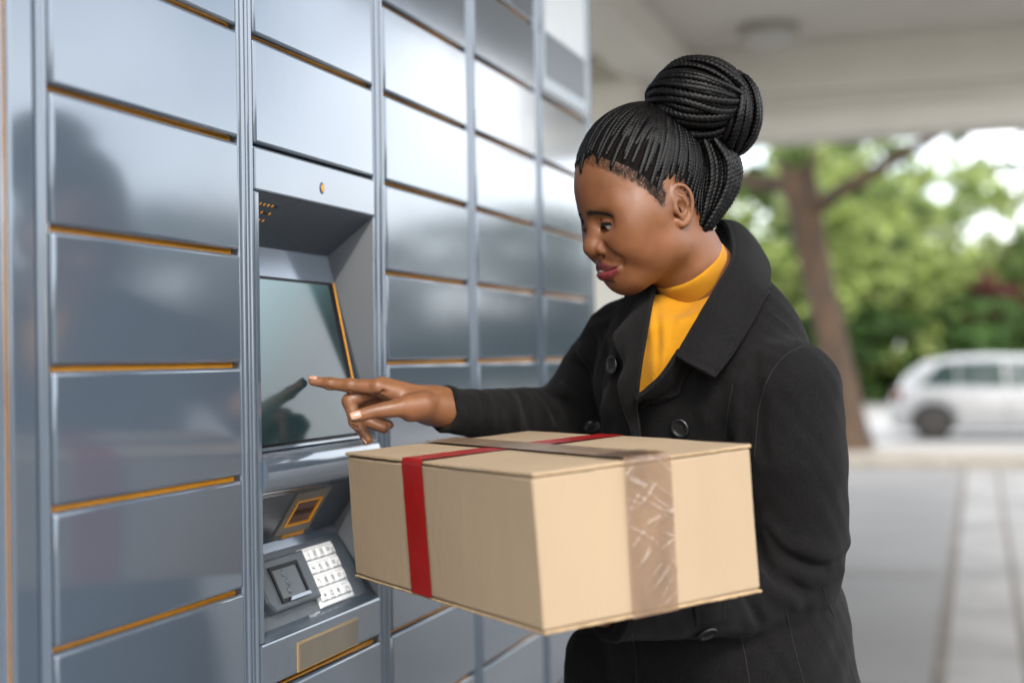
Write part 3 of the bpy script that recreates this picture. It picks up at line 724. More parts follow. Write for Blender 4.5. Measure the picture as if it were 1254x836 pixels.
# ------------------------------------------------------------------ signed distance fields -> continuous skins
class Field:
    def __init__(s, lo, hi, h):
        s.h = h; s.lo = np.asarray(lo, float); n = np.ceil((np.asarray(hi)-s.lo)/h).astype(int)+1
        s.n = n; s.ax = [s.lo[i]+np.arange(n[i])*h for i in range(3)]
        s.f = np.full(tuple(n), .08, np.float32)
    def win(s, lo, hi):
        a = np.clip(np.floor((np.asarray(lo)-s.lo)/s.h).astype(int), 0, s.n-1); b = np.clip(np.ceil((np.asarray(hi)-s.lo)/s.h).astype(int)+1, 1, s.n)
        return tuple(slice(x, max(x, y)) for x, y in zip(a, b))
    def pts(s, w):
        return (s.ax[0][w[0]].astype(np.float32)[:, None, None], s.ax[1][w[1]].astype(np.float32)[None, :, None], s.ax[2][w[2]].astype(np.float32)[None, None, :])
    def put(s, prim, k=.01, op='u'):
        lo, hi, fn = prim; m = max(k, .004)+.022
        w = s.win(np.asarray(lo)-m, np.asarray(hi)+m); f = s.f[w]
        if f.size == 0: return s
        d = fn(*s.pts(w)).astype(np.float32)
        if op == 'u':
            hh = np.maximum(k-np.abs(f-d), 0)/k if k > 0 else 0
            s.f[w] = np.minimum(f, d) - hh*hh*k*.25
        else:                                     # carve
            d = -d; hh = np.maximum(k-np.abs(f-d), 0)/k
            s.f[w] = np.maximum(f, d) + hh*hh*k*.25
        return s
    def sample(s, q):
        g = (np.asarray(q, float)-s.lo)/s.h; g = np.clip(g, 0, s.n-1.001); i = g.astype(int); t = g-i
        out = 0
        for dx in (0, 1):
            for dy in (0, 1):
                for dz in (0, 1):
                    wt = np.where(dx, t[..., 0], 1-t[..., 0])*np.where(dy, t[..., 1], 1-t[..., 1])*np.where(dz, t[..., 2], 1-t[..., 2])
                    out = out + wt*s.f[i[..., 0]+dx, i[..., 1]+dy, i[..., 2]+dz]
        return out
    def grad(s, q):
        e = s.h
        g = np.stack([s.sample(q+np.eye(3)[i]*e)-s.sample(q-np.eye(3)[i]*e) for i in range(3)], -1)
        return g/(np.linalg.norm(g, axis=-1, keepdims=True)+1e-9)
    def snap(s, q, off=0.0, it=6):
        q = np.array(q, float)
        for _ in range(it): q = q - (s.sample(q)-off)[..., None]*s.grad(q)
        return q
    def ray(s, px, py, d0, d1, off=0.0, step=.0025):
        """first depth at which the sight line through (px, py) is within off of the surface, else nan"""
        for d in np.arange(d0, d1, step):
            if s.sample(P(px, py, d)[None])[0] < off: return d
        return float('nan')
    def mesh(s, open_lo=None):
        f = s.f.copy()
        for a in range(3):
            sl = [slice(None)]*3
            for e_ in (0, -1): sl[a] = e_; f[tuple(sl)] = np.maximum(f[tuple(sl)], .001)
        sg = f < 0
        c = [sg[i:f.shape[0]-1+i, j:f.shape[1]-1+j, k:f.shape[2]-1+k] for i in (0, 1) for j in (0, 1) for k in (0, 1)]
        tot = sum(x.astype(np.int8) for x in c); act = (tot > 0) & (tot < 8)
        I = np.argwhere(act); n = len(I); idx = np.full(act.shape, -1, np.int32); idx[tuple(I.T)] = np.arange(n)
        acc = np.zeros((n, 3)); cnt = np.zeros(n)
        cor = np.array([(i, j, k) for i in (0, 1) for j in (0, 1) for k in (0, 1)])
        val = [f[I[:, 0]+o[0], I[:, 1]+o[1], I[:, 2]+o[2]].astype(float) for o in cor]
        for a in range(8):
            for b in range(a+1, 8):
                if np.abs(cor[a]-cor[b]).sum() != 1: continue
                m = (val[a] < 0) != (val[b] < 0)
                t = np.where(m, val[a]/(val[a]-val[b]+1e-20), 0)
                p = cor[a][None]+t[:, None]*(cor[b]-cor[a])[None]
                acc += np.where(m[:, None], p, 0); cnt += m
        V = s.lo+(I+acc/cnt[:, None])*s.h
        Qs = []
        for ax in range(3):
            u, v = (ax+1) % 3, (ax+2) % 3
            sl0 = [slice(1, -1)]*3; sl0[ax] = slice(0, -1)
            sl1 = list(sl0); sl1[ax] = slice(1, None)
            A = sg[tuple(sl0)]; B = sg[tuple(sl1)]; E = np.argwhere(A != B)
            if len(E) == 0: continue
            flip = A[tuple(E.T)]
            g = E.copy(); g[:, u] += 1; g[:, v] += 1
            def cell(du, dv):
                q = g.copy(); q[:, u] += du; q[:, v] += dv; return idx[tuple(q.T)]
            q = np.stack([cell(-1, -1), cell(0, -1), cell(0, 0), cell(-1, 0)], 1)
            q[~flip] = q[~flip][:, ::-1]; Qs.append(q)
        Q = np.concatenate(Qs); Q = Q[(Q >= 0).all(1)]
        return V, Q
def seg(a, b, ra, rb):
    a = np.asarray(a, float); b = np.asarray(b, float); ab = b-a; L2 = float(ab@ab)+1e-12; R_ = max(ra, rb)
    def fn(x, y, z):
        dx, dy, dz = x-a[0], y-a[1], z-a[2]
        t = np.clip((dx*ab[0]+dy*ab[1]+dz*ab[2])/L2, 0, 1)
        return np.sqrt((dx-t*ab[0])**2+(dy-t*ab[1])**2+(dz-t*ab[2])**2) - (ra+(rb-ra)*t)
    return np.minimum(a, b)-R_, np.maximum(a, b)+R_, fn
def chain(pts, rs):
    ss = [seg(pts[i], pts[i+1], rs[i], rs[i+1]) for i in range(len(pts)-1)]
    def fn(x, y, z):
        d = ss[0][2](x, y, z)
        for q in ss[1:]: d = np.minimum(d, q[2](x, y, z))
        return d
    return np.min([q[0] for q in ss], 0), np.max([q[1] for q in ss], 0), fn
def sph(c, r): return seg(c, np.asarray(c)+1e-6, r, r)
def ell(c, r, M=None):
    c = np.asarray(c, float); r = np.asarray(r, float); M = np.eye(3) if M is None else np.asarray(M)     # columns of M are the axes
    ex = np.sqrt((M**2)@(r**2))
    def fn(x, y, z):
        dx, dy, dz = x-c[0], y-c[1], z-c[2]
        q = [dx*M[0, i]+dy*M[1, i]+dz*M[2, i] for i in range(3)]
        k0 = np.sqrt(sum((q[i]/r[i])**2 for i in range(3)))+1e-9
        k1 = np.sqrt(sum((q[i]/r[i]**2)**2 for i in range(3)))+1e-9
        return k0*(k0-1)/k1
    return c-ex, c+ex, fn
def paint(o, rgb):                 # a colour per vertex: the thing's own colouring (lips, brows, nails, palms)
    a = o.data.color_attributes.new('tint', 'FLOAT_COLOR', 'POINT')
    c = np.ones((len(rgb), 4), np.float32); c[:, :3] = rgb
    a.data.foreach_set('color', c.ravel())
# ------------------------------------------------------------------ the woman
PERSON = empty('person', (0, 0, 0)); PERSON.location = (.40, 1.88, 0); bpy.context.view_layer.update()
tag(PERSON, 'woman in a charcoal coat with braids in a bun, pointing at the screen', 'person')
POFF = np.array([.40, 1.88, 0.0])
def pmesh(name, V, Q, m, parent=None, smooth=True):
    return npmesh(name, np.asarray(V)-POFF, np.asarray(Q), parent or PERSON, m, smooth)
SKIN = mat('skin', (.2, .09, .045), rough=.45, var=.12, vscale=42, bump=.12, bscale=800, spec=.42, sss=.10, rvar=.07, attr='tint')
HAIR = mat('braided_hair', (.0022, .0019, .0020), rough=.40, var=.4, vscale=90, bump=.15, bscale=1600, spec=.20)
SCALP = mat('hair_roots', (.0065, .0045, .004), rough=.95, var=.4, vscale=300, bump=.4, bscale=1400, spec=.08)
WOOL = mat('wool_coat', (.0070, .0067, .0069), rough=.92, var=.40, vscale=420, bump=.45, bscale=1900, spec=.10, sheen=.03)
KNIT = mat('yellow_knit', (.41, .178, .0045), rough=.85, var=.06, vscale=60, bump=.35, bscale=1500, spec=.2, sheen=.12)
BUTTON = mat('button_black', (.010, .010, .011), rough=.28, var=.1)
SEAM = mat('seam_thread', (.006, .006, .0065), rough=.9, var=.1)
TROUSER = mat('black_trousers', (.010, .010, .011), rough=.9, var=.2, vscale=60, bump=.3, bscale=500)

# --- head frame
PSI, ALP, HS = rad(21.5), rad(20.5), .93
fw = np.array([-math.cos(PSI)*math.cos(ALP), -math.sin(PSI)*math.cos(ALP), -math.sin(ALP)])
lf = np.array([math.sin(PSI), -math.cos(PSI), 0.0]); up = np.cross(fw, lf)
HM = np.stack([lf, fw, up], 1)                   # local (x left, y face, z up) -> world
HO = P(822, 256, 1.735) - .070*HS*lf
def hmap(x, y, z):                               # her own face: shorter chin, flatter profile than the average head
    if y > 0: y = y*.905
    if z < -.05: z = -.05+(z+.05)*.72
    return np.array([x, y, z])*HS
def H(x, y, z): return HO + HM@hmap(x, y, z)
def hseg(a, b, ra, rb): return seg(H(*a), H(*b), ra*HS, rb*HS)
def hell(c, r, rx=0.0, ry=0.0, rz=0.0):
    E_ = np.array(Euler((rx, ry, rz)).to_matrix()); return ell(H(*c), np.array(r)*HS, HM@E_)
def hchain(p, r): return chain([H(*q) for q in p], np.array(r)*HS)
NK0, NK1, NK2 = H(0, -.022, -.02), P(843, 322, 1.812), P(872, 368, 1.855)
hf = Field(np.minimum(H(0, 0, 0)-.165, NK2-.07), H(0, 0, 0)+.165, .00135)
pu = hf.put
# skull, face planes
pu(hell((0, -.014, .055), (.0715, .089, .089)), .01)
pu(hell((0, .028, .044), (.0585, .0560, .050)), .03)
pu(hell((0, .033, -.012), (.0555, .056, .062)), .03)
for s in (1, -1):
    pu(hseg((.046*s, .060, -.002), (.056*s, .028, .004), .018, .014), .025)      # cheekbone
    pu(hell((.0355*s, .0645, -.023), (.0235, .0245, .0235)), .022); pu(hell((.047*s, .034, -.030), (.016, .026, .024)), .03); pu(hell((.055*s, .030, .012), (.012, .026, .020)), .03)                    # smiling cheek
    pu(hseg((.045*s, .004, -.050), (.020*s, .060, -.078), .020, .0150), .03)      # jaw
    pu(hseg((.011*s, .0775, .028), (.045*s, .0640, .030), .0085, .009), .016)     # brow ridge
pu(hell((0, .069, -.079), (.0175, .0165, .0165)), .020)                          # chin
pu(hell((0, .066, -.048), (.027, .027, .024)), .020)                             # muzzle
pu(hell((0, .047, -.065), (.031, .038, .023)), .02)
# neck with its strap muscle
pu(chain([NK0, NK1, NK2], [.050, .0485, .060]), .022)
# eye sockets, nose, lips
for s in (1, -1): pu(hell((.031*s, .0960, .0120), (.0175, .0158, .0100)), .014, 'c')
pu(hchain([(0, .0760, .022), (0, .0860, .006), (0, .1000, -.010)], [.0065, .0080, .0100]), .014)
pu(hell((0, .1040, -.0160), (.0130, .0110, .0103)), .010)
for s in (1, -1): pu(hell((.0163*s, .0930, -.0190), (.0090, .0118, .0092)), .0036)
pu(hseg((0, .0970, -.0230), (0, .090, -.030), .005, .005), .006)
for s in (1, -1): pu(hell((.0085*s, .0990, -.0280), (.0045, .0062, .0028), 0, 0, .3*s), .003, 'c')
def onface(x, z, o=0.0):                          # a local point on the face surface with that x and z, o proud of it
    ys = np.linspace(.125, .02, 160); q = np.stack([H(x, y_, z) for y_ in ys]); v = hf.sample(q)
    i = int(np.argmax(v < 0)); return (x, float(ys[i])+o, z)
ul = [onface(-.0325, -.0472, -.0035), onface(-.026, -.0472, -.0008), onface(-.016, -.0455, -.0010), onface(-.006, -.0418, -.0002), onface(0, -.0428, -.0006)]
ul = ul + [(-a, b_, c) for a, b_, c in ul[-2::-1]]
ll = [onface(-.0318, -.0486, -.0035), onface(-.026, -.0530, -.0010), onface(-.015, -.0556, -.0012), onface(-.006, -.0560, -.0005), onface(0, -.0560, -.0005)]
ll = ll + [(-a, b_, c) for a, b_, c in ll[-2::-1]]
UL = hchain(ul, [.0008, .0027, .0044, .0055, .0052, .0055, .0044, .0027, .0008]); LL = hchain(ll, [.0012, .0036, .0062, .0076, .0080, .0076, .0062, .0036, .0012])
mo0 = [onface(-.0360, -.0462, .001), onface(-.026, -.0496, .0025), onface(-.013, -.0498, .0045), onface(0, -.0480, .0052)]
mo0 = mo0 + [(-a, b_, c) for a, b_, c in mo0[-2::-1]]
pu(UL, .0045); pu(LL, .0045)
pu(hchain(mo0, [.0007, .0008, .0011, .0013, .0011, .0008, .0007]), .0022, 'c')
pu(hseg(onface(.0352, -.0470), onface(.0390, -.0430), .0016, .001), .006, 'c'); pu(hseg(onface(-.0352, -.0470), onface(-.0390, -.0430), .0016, .001), .006, 'c')
pu(hseg(onface(-.010, -.0735), onface(.010, -.0735), .0016, .0016), .006, 'c')
for s in (1, -1): pu(hchain([onface(.0245*s, -.019), onface(.0325*s, -.029), onface(.0405*s, -.0375)], [.0012, .0013, .001]), .011, 'c')      # smile fold
# lids and eyes
EYE = [(.0280*s, .0722, .0098) for s in (1, -1)]
for (ex, ey, ez), s in zip(EYE, (1, -1)):
    pu(hell((ex, ey, ez), (.0150, .0142, .0138)), .006); pu(hell((ex-.006*s, ey+.001, ez-.001), (.0135, .0120, .0110)), .006)
    pu(hell((ex, ey+.001, ez-.006), (.0150, .0130, .0090)), .006)
    sl = [(ex-.0160*s, ey+.0085, ez-.0046), (ex-.0065*s, ey+.0145, ez-.0038), (ex+.005*s, ey+.0140, ez-.0034), (ex+.0145*s, ey+.0065, ez-.0030)]
    pu(hchain(sl, [.0014, .0064, .0060, .0014]), .0012, 'c')
    pu(hchain([(ex-.0105*s, ey+.0125, ez+.0050), (ex, ey+.0150, ez+.0078), (ex+.012*s, ey+.0095, ez+.0055)], [.0004, .0006, .0004]), .003, 'c')
# ears
def ear(s):
    def E_(a, b, o=0.0): return (s*(.0660+.30*max(a, 0)+o), -a-.0015, b-.003)
    rim = np.array([(.003, .004), (.0035, .014), (.008, .024), (.016, .0295), (.0245, .026), (.0290, .017), (.0290, .005), (.0250, -.007), (.019, -.016), (.0120, -.0215), (.006, -.0210), (.002, -.015)])
    pu(hell((s*.0705, -.0165, .0020), (.0042, .0152, .0250), 0, 0, -.30*s), .004)
    c = spline(rim, 30)
    pu(hchain([E_(a, b, .001) for a, b in c], list(np.interp(np.linspace(0, 1, 30), [0, .3, .7, .85, 1], [.0028, .0029, .0028, .0046, .0038]))), .0035)
    pu(hell((s*.0772, -.0165, .0145), (.0045, .0070, .0070), 0, 0, -.30*s), .004, 'c')
    pu(hchain([E_(.011, .021, .002), E_(.0195, .012, .0025), E_(.020, .001, .0025), E_(.014, -.009, .002)], [.0020, .0026, .0026, .0022]), .003)
    pu(hell((s*.0765, -.0135, -.0015), (.0070, .0060, .0085), 0, 0, -.30*s), .003, 'c')
    pu(hell((s*.0700, -.0105, -.0065), (.0070, .0024, .0036)), .002, 'c')
    pu(hell((s*.0725, -.0040, -.003), (.0036, .0036, .0055)), .003)
ear(1); ear(-1)
HV, HQ = hf.mesh()
loc = (HV-HO)@HM/HS
loc[:, 1] = np.where(loc[:, 1] > 0, loc[:, 1]/.905, loc[:, 1]); loc[:, 2] = np.where(loc[:, 2] < -.05, -.05+(loc[:, 2]+.05)/.72, loc[:, 2])
def sstep(a, b, x): t = np.clip((x-a)/(b-a), 0, 1); return t*t*(3-2*t)
zy = np.array([-.14, -.075, -.055, -.040, -.030, -.012, .004, .010, .016, .024, .034, .046, .060, .075, .100])
zz = np.array([-.050, -.052, -.046, -.020, .016, .034, .030, .021, .016, .036, .053, .066, .083, .104, .122])
def zline(y, x): return np.interp(y, zy, zz) - .10*np.clip(.05-np.abs(x), 0, 1)*0
def prim_d(pr, V): return pr[2](V[:, 0], V[:, 1], V[:, 2])
rngp = np.random.default_rng(3)
def wob(V, f, s):
    r = np.random.default_rng(s); o = 0
    for _ in range(4):
        k = r.normal(size=3)*f; o = o + np.sin(V@k + r.uniform(0, 6))
    return o/4
skin = np.tile(np.array([.165, .064, .0255]), (len(HV), 1))
skin *= (1+.07*wob(loc, 60, 1)+.05*wob(loc, 160, 2))[:, None]
cheek_ = np.exp(-(((np.abs(loc[:, 0])-.040)/.022)**2+((loc[:, 2]+.016)/.024)**2+((loc[:, 1]-.070)/.04)**2))
skin = skin*(1-.16*cheek_[:, None]) + .16*cheek_[:, None]*np.array([.34, .12, .05])
lipm = sstep(.0016, .0002, np.minimum(prim_d(UL, HV), prim_d(LL, HV)))*sstep(.0335, .0290, np.abs(loc[:, 0]))
lipc = np.where((loc[:, 2] > -.0500)[:, None], np.array([.075, .012, .014]), np.array([.140, .020, .024]))
skin = skin*(1-lipm[:, None]) + lipc*lipm[:, None]
# inside of the mouth, nostrils and the lid margins are dark in themselves
ey_ = np.min([np.sqrt(((loc[:, 0]-e[0])/1.0)**2+(loc[:, 1]-e[1])**2+(loc[:, 2]-e[2]+.003)**2) for e in EYE], 0)
lid = sstep(.0138, .0126, ey_)*(loc[:, 1] > .070)
skin = skin*(1-.75*lid[:, None]) + np.array([.02, .012, .01])*.75*lid[:, None]
br_u = (np.abs(loc[:, 0])-.0085)/.038; brz = .0300+.0015*np.sin(np.clip(br_u*1.5, 0, 1)*math.pi*.5)-.017*np.clip(br_u-.25, 0, 1)
brm = np.exp(-((loc[:, 2]-brz)/(0.0042-.0018*np.clip(br_u, 0, 1)))**2)*sstep(-.05, .12, br_u)*sstep(1.05, .8, br_u)*(loc[:, 1] > .04)
skin = skin*(1-.72*brm[:, None]) + np.array([.016, .010, .008])*.72*brm[:, None]
hm = sstep(.002, .022, loc[:, 2]-zline(loc[:, 1], loc[:, 0]) + .0045*wob(loc, 330, 5)+.003*wob(loc, 800, 6))
earz = (np.abs(loc[:, 0]) > .0672) & (loc[:, 1] > -.036) & (loc[:, 1] < .004) & (loc[:, 2] < .0385) & (loc[:, 2] > -.03)
hm = np.where(earz, 0, hm); hm = np.where((loc[:, 2] < -.055), 0, hm)
fz = np.exp(-((loc[:, 2]-zline(loc[:, 1], loc[:, 0])+.003)/.0085)**2)*sstep(.078, .060, loc[:, 1])*sstep(.000, .010, loc[:, 1])*np.clip(.45+.55*wob(loc, 420, 15)+.4*wob(loc, 1100, 16), 0, 1)
hm = np.maximum(hm, .55*fz*(~earz))
scalp = np.array([.020, .013, .010])
skin = skin*(1-.93*hm[:, None]) + scalp*.93*hm[:, None]
face_o_data = (HV, HQ, skin)
# --- eyeballs, lashes, brows, teeth
SCL = mat('eye_white', (.62, .58, .53), rough=.12, var=.05, vscale=200, spec=.6)
IRIS = mat('iris', (.030, .014, .008), rough=.08, spec=.8, coat=.6, var=.2, vscale=900)
LASH = mat('lash_hair', (.006, .005, .005), rough=.6, var=.1)
def sphere_arrays(c, r, M, nu=28, nv=16, squash=(1, 1, 1)):
    th = np.linspace(0, math.pi, nv); ph = np.linspace(0, 2*math.pi, nu, endpoint=False)
    q = np.stack([(np.sin(th)[:, None]*np.cos(ph)).ravel(), (np.sin(th)[:, None]*np.sin(ph)).ravel(), np.repeat(np.cos(th), nu)], 1)*r*np.array(squash)
    V = np.asarray(c)+q@np.asarray(M).T
    i = np.arange(nv-1)[:, None]*nu; j = np.arange(nu)[None]; j2 = (j+1) % nu
    return V, np.stack([(i+j).ravel(), (i+nu+j).ravel(), (i+nu+j2).ravel(), (i+j2).ravel()], 1)
for (ex, ey, ez), s in zip(EYE, (1, -1)):
    V, Q = sphere_arrays(H(ex, ey, ez), .0121, HM); eb = pmesh('eyeball', V, Q, SCL)
    g = np.array([-.16*s, .93, -.30]); g /= np.linalg.norm(g)          # looking down along the hand
    V, Q = sphere_arrays(H(*(np.array([ex, ey, ez])+g*.0074)), .0060, HM); pmesh('iris', V, Q, IRIS, eb)
    eb_kids = [c for c in eb.children]
    sets = []
    for i in range(26):
        u = i/25; x = ex+s*(-.0115+.0255*u); yb = ey+.0125-.010*(2*u-.75)**2*.55; zb = ez+.0008-.0022*(2*u-1)**2
        L_ = .0058+.0030*u; sp = (u-.35)*.0045*s
        pts = [H(x, yb, zb), H(x+sp*.5, yb+L_*.62, zb-L_*.25), H(x+sp, yb+L_*.98, zb-L_*.10)]
        sets.append(tube_arrays(spline(pts, 5), [.00050, .00045, .00038, .00028, .00012], 4))
    k = 0; VV = []; QQ = []
    for V, Q in sets: VV.append(V); QQ.append(Q+k); k += len(V)
    # the dark upper lid line
    lp_ = spline([H(ex-.0158*s, ey+.0096, ez-.0036), H(ex-.0070*s, ey+.0137, ez+.0004), H(ex+.004*s, ey+.0136, ez+.0012), H(ex+.0150*s, ey+.0052, ez-.0008)], 14)
    V, Q = tube_arrays(lp_, np.interp(np.linspace(0, 1, 14), [0, .3, .8, 1], [.0007, .0013, .0016, .0008]), 5); VV.append(V); QQ.append(Q+k)
    o = pmesh('eyelashes', np.concatenate(VV), np.concatenate(QQ), LASH); o['kind'] = 'stuff'
    VV = []; QQ = []; k = 0
    rb = np.random.default_rng(30+s)
    for i in range(260):
        u = rb.uniform(0, 1)**.9; x = s*(.0085+.038*u); z = .0300+.0015*math.sin(min(1, u*1.5)*math.pi*.5)-.017*max(0, u-.25) + rb.normal()*.0017*(1-.6*u)
        q0 = H(*onface(x, z))
        dr = HM@np.array([s*(.7+.3*u), -.2-.3*u, .30-.75*u+rb.normal()*.12]); dr /= np.linalg.norm(dr)
        L_ = .0046*rb.uniform(.6, 1.1)
        q = hf.snap(np.array([q0, q0+dr*L_*.5, q0+dr*L_]), .0005)
        V, Q = tube_arrays(q, [.00024, .00020, .00008], 3); VV.append(V); QQ.append(Q+k); k += len(V)
    o = pmesh('eyebrow', np.concatenate(VV), np.concatenate(QQ), LASH); o['kind'] = 'stuff'
tp = spline([H(a, b_-.0060, c) for a, b_, c in ((a_*.8, q_, c_) for a_, q_, c_ in mo0[2:-2])], 15)
V, Q = tube_arrays(tp, .0042, 8, up=HM[:, 2]); pmesh('teeth', V, Q, mat('teeth', (.48, .45, .40), rough=.25, var=.05))
# ------------------------------------------------------------------ hair: plaits over the scalp, a coiled bun, loose loops at the nape
HAIRO = None
def plait_arrays(pts, r, nrm=None, period=None, n=10, taper=(1.0, 1.0)):
    """a three-strand plait: lumps lean in from both sides in turn"""
    p = np.asarray(pts, float); d = np.concatenate([[0], np.cumsum(np.linalg.norm(np.diff(p, axis=0), axis=1))]); L_ = d[-1]
    period = period or r*1.32; m = max(6, int(L_/(period/5.0)))
    t = np.linspace(0, L_, m); q = np.stack([np.interp(t, d, p[:, i]) for i in range(3)], 1)
    T = np.gradient(q, axis=0); T /= np.linalg.norm(T, axis=1, keepdims=True)+1e-12
    if nrm is None: N = np.tile([0.0, -1, .3], (m, 1))
    else: N = np.stack([np.interp(t, d, nrm[:, i]) for i in range(3)], 1)
    N = N - T*(N*T).sum(1, keepdims=True); N /= np.linalg.norm(N, axis=1, keepdims=True)+1e-12
    B = np.cross(T, N); ang = np.arange(n)*2*math.pi/n + .17
    ca, sa = np.cos(ang), np.sin(ang)                  # ca along N (out), sa along B (sideways)
    ph = t[:, None]/period - .60*np.abs(sa)[None] + np.where(sa > 0, .5, 0)[None]
    lump = np.abs(np.sin(math.pi*ph))**.7
    R_ = r*np.interp(t/L_, [0, .05, .22, .9, 1], [taper[0]*.5, .5+.5*taper[0], 1, 1, taper[1]])[:, None]*(.68 + .36*lump*(.55+.45*np.abs(sa)[None]**.5) - .07*(np.abs(sa)[None] < .25))
    wob_ = 1+.05*np.sin(t*310+p[0, 0]*900)
    V = q[:, None]+R_[..., None]*wob_[:, None, None]*(ca[None, :, None]*.86*N[:, None]+sa[None, :, None]*1.12*B[:, None])
    i = np.arange(m-1)[:, None]*n; j = np.arange(n)[None]; j2 = (j+1) % n
    return V.reshape(-1, 3), np.stack([(i+j).ravel(), (i+j2).ravel(), (i+n+j2).ravel(), (i+n+j).ravel()], 1)
rh = np.random.default_rng(17)
SK_C = np.array([0, -.006, .045])                     # the plaits run in great circles about this point of the skull
def to_world(l): return HO+(np.asarray(l)*np.array([1, 1, 1])*HS)@HM.T
def on_scalp(dirs, off):                              # scalp points along directions from SK_C, local frame
    lo = np.full(len(dirs), .02); hi = np.full(len(dirs), .14)
    for _ in range(18):
        mid = (lo+hi)/2; v = hf.sample(to_world(SK_C+dirs*mid[:, None]))
        ins = v < 0; lo = np.where(ins, mid, lo); hi = np.where(ins, hi, mid)
    return SK_C+dirs*(lo+off)[:, None]
def unit(v): v = np.asarray(v, float); return v/np.linalg.norm(v, axis=-1, keepdims=True)
# the hair mass below the plaits: a thin dark cap
BASE = unit(np.array([0, -.052, .128])-SK_C)
def cap():
    th = np.linspace(0, 1, 26); ph = np.linspace(0, 2*math.pi, 72, endpoint=False)
    els = np.linspace(1.4, -1.1, 120)
    A = np.stack([np.sin(ph), np.cos(ph), 0*ph], 1)
    D = A[:, None]*np.cos(els)[None, :, None]+np.array([0, 0, 1.0])*np.sin(els)[None, :, None]
    q = on_scalp(D.reshape(-1, 3), 0).reshape(72, 120, 3)
    el = els[np.argmax(q[..., 2] < np.interp(q[..., 1], zy, zz)+.0115+(.002*np.sin(ph*41)+.002*np.sin(ph*23+1))[:, None], axis=1)]
    e2 = math.pi/2+(el[:, None]-math.pi/2)*th[None]
    D = A[:, None]*np.cos(e2)[..., None]+np.array([0, 0, 1.0])*np.sin(e2)[..., None]
    V = on_scalp(D.reshape(-1, 3), np.tile(.0016*(1-th**6)-.0006*th**6, 72))
    V = to_world(np.array(V)); i = np.arange(72)[:, None]*26; i2 = ((np.arange(72)+1) % 72)[:, None]*26; j = np.arange(25)[None]
    return V, np.stack([(i+j).ravel(), (i2+j).ravel(), (i2+j+1).ravel(), (i+j+1).ravel()], 1)
V, Q = cap(); HAIRO = pmesh('hair', V, Q[:, ::-1], SCALP)
def braid(pts_w, r, nrm, **k):
    V, Q = plait_arrays(pts_w, r, nrm, **k); return pmesh('braid', V, Q, HAIR, HAIRO)
# hairline walked by arc length in the (y, z) side view, both sides
hy = np.linspace(.094, -.076, 400); hz = np.interp(hy, zy, zz)
def root_dir(y, z, s, back=0.0):
    # a scalp point with that y, z: search sideways
    xs_ = np.linspace(0, .085, 120); q = np.stack([s*xs_, np.full(120, y), np.full(120, z)], 1)
    v = hf.sample(to_world(q)); i = int(np.argmax(v > 0)) if (v > 0).any() else 119
    return unit(q[max(i, 1)]-SK_C)
def scalp_braid(d0, r, lift=0.0, t1=1.0):
    n = 26; om = math.acos(float(np.clip(d0@BASE, -1, 1))); t = np.linspace(0, t1, n)
    D = (np.sin((1-t)*om)[:, None]*d0+np.sin(t*om)[:, None]*BASE)/max(math.sin(om), 1e-4)
    side = np.cross(d0, BASE); side /= np.linalg.norm(side)+1e-9
    D = unit(D + side*(rh.normal()*.02*np.sin(t*math.pi))[:, None] + np.array([0, -1.0, 0])*(.20*np.sin(t*math.pi)*min(1, max(0, (d0[1]+.75)/.9)))[:, None])
    q = on_scalp(D, 0.0)+D*(r*.55+lift*np.sin(t*math.pi*.5)+.0035*t**3)[:, None]
    q[0] -= D[0]*r*.5
    return to_world(q), D@HM.T
hl = np.concatenate([[0], np.cumsum(np.hypot(np.diff(hy), np.diff(hz)))])
for s in (1, -1):
    for row, (off, sp, inset) in enumerate(((.004, .0100, 0.0), (.009, .0092, .15), (.004, .0098, .32))):
        for a in np.arange(off, hl[-1], sp):
            y = float(np.interp(a, hl, hy)); z = float(np.interp(a, hl, hz))+.003+rh.uniform(-.002, .006)*(y > -.03)
            if s < 0 and y < .045 and row: continue
            d0 = root_dir(y, z, s) if a > .012 else unit(np.array([s*(.003+a*1.6), .094, .088])-SK_C)
            inset_ = inset+rh.uniform(0, 1)**2*.24*(y > -.01)
            if inset_:
                om = math.acos(float(np.clip(d0@BASE, -1, 1))); d0 = unit(math.sin((1-inset_)*om)*d0+math.sin(inset_*om)*BASE)
            P_, N_ = scalp_braid(d0, .0033*rh.uniform(.9, 1.08), lift=.0007*row)
            braid(P_, .0034*rh.uniform(.9, 1.08), N_, taper=(.55, 1))
for x0 in np.arange(.004, .046, .0098):              # front roots along the forehead hairline
    for s in (1, -1):
        yq = .094-.55*x0**1.35*6; d0 = unit(np.array([s*x0, yq, float(np.interp(yq, zy, zz))+rh.uniform(.002, .012)])-SK_C)
        P_, N_ = scalp_braid(d0, .0033); braid(P_, .0033, N_, taper=(.6, 1))
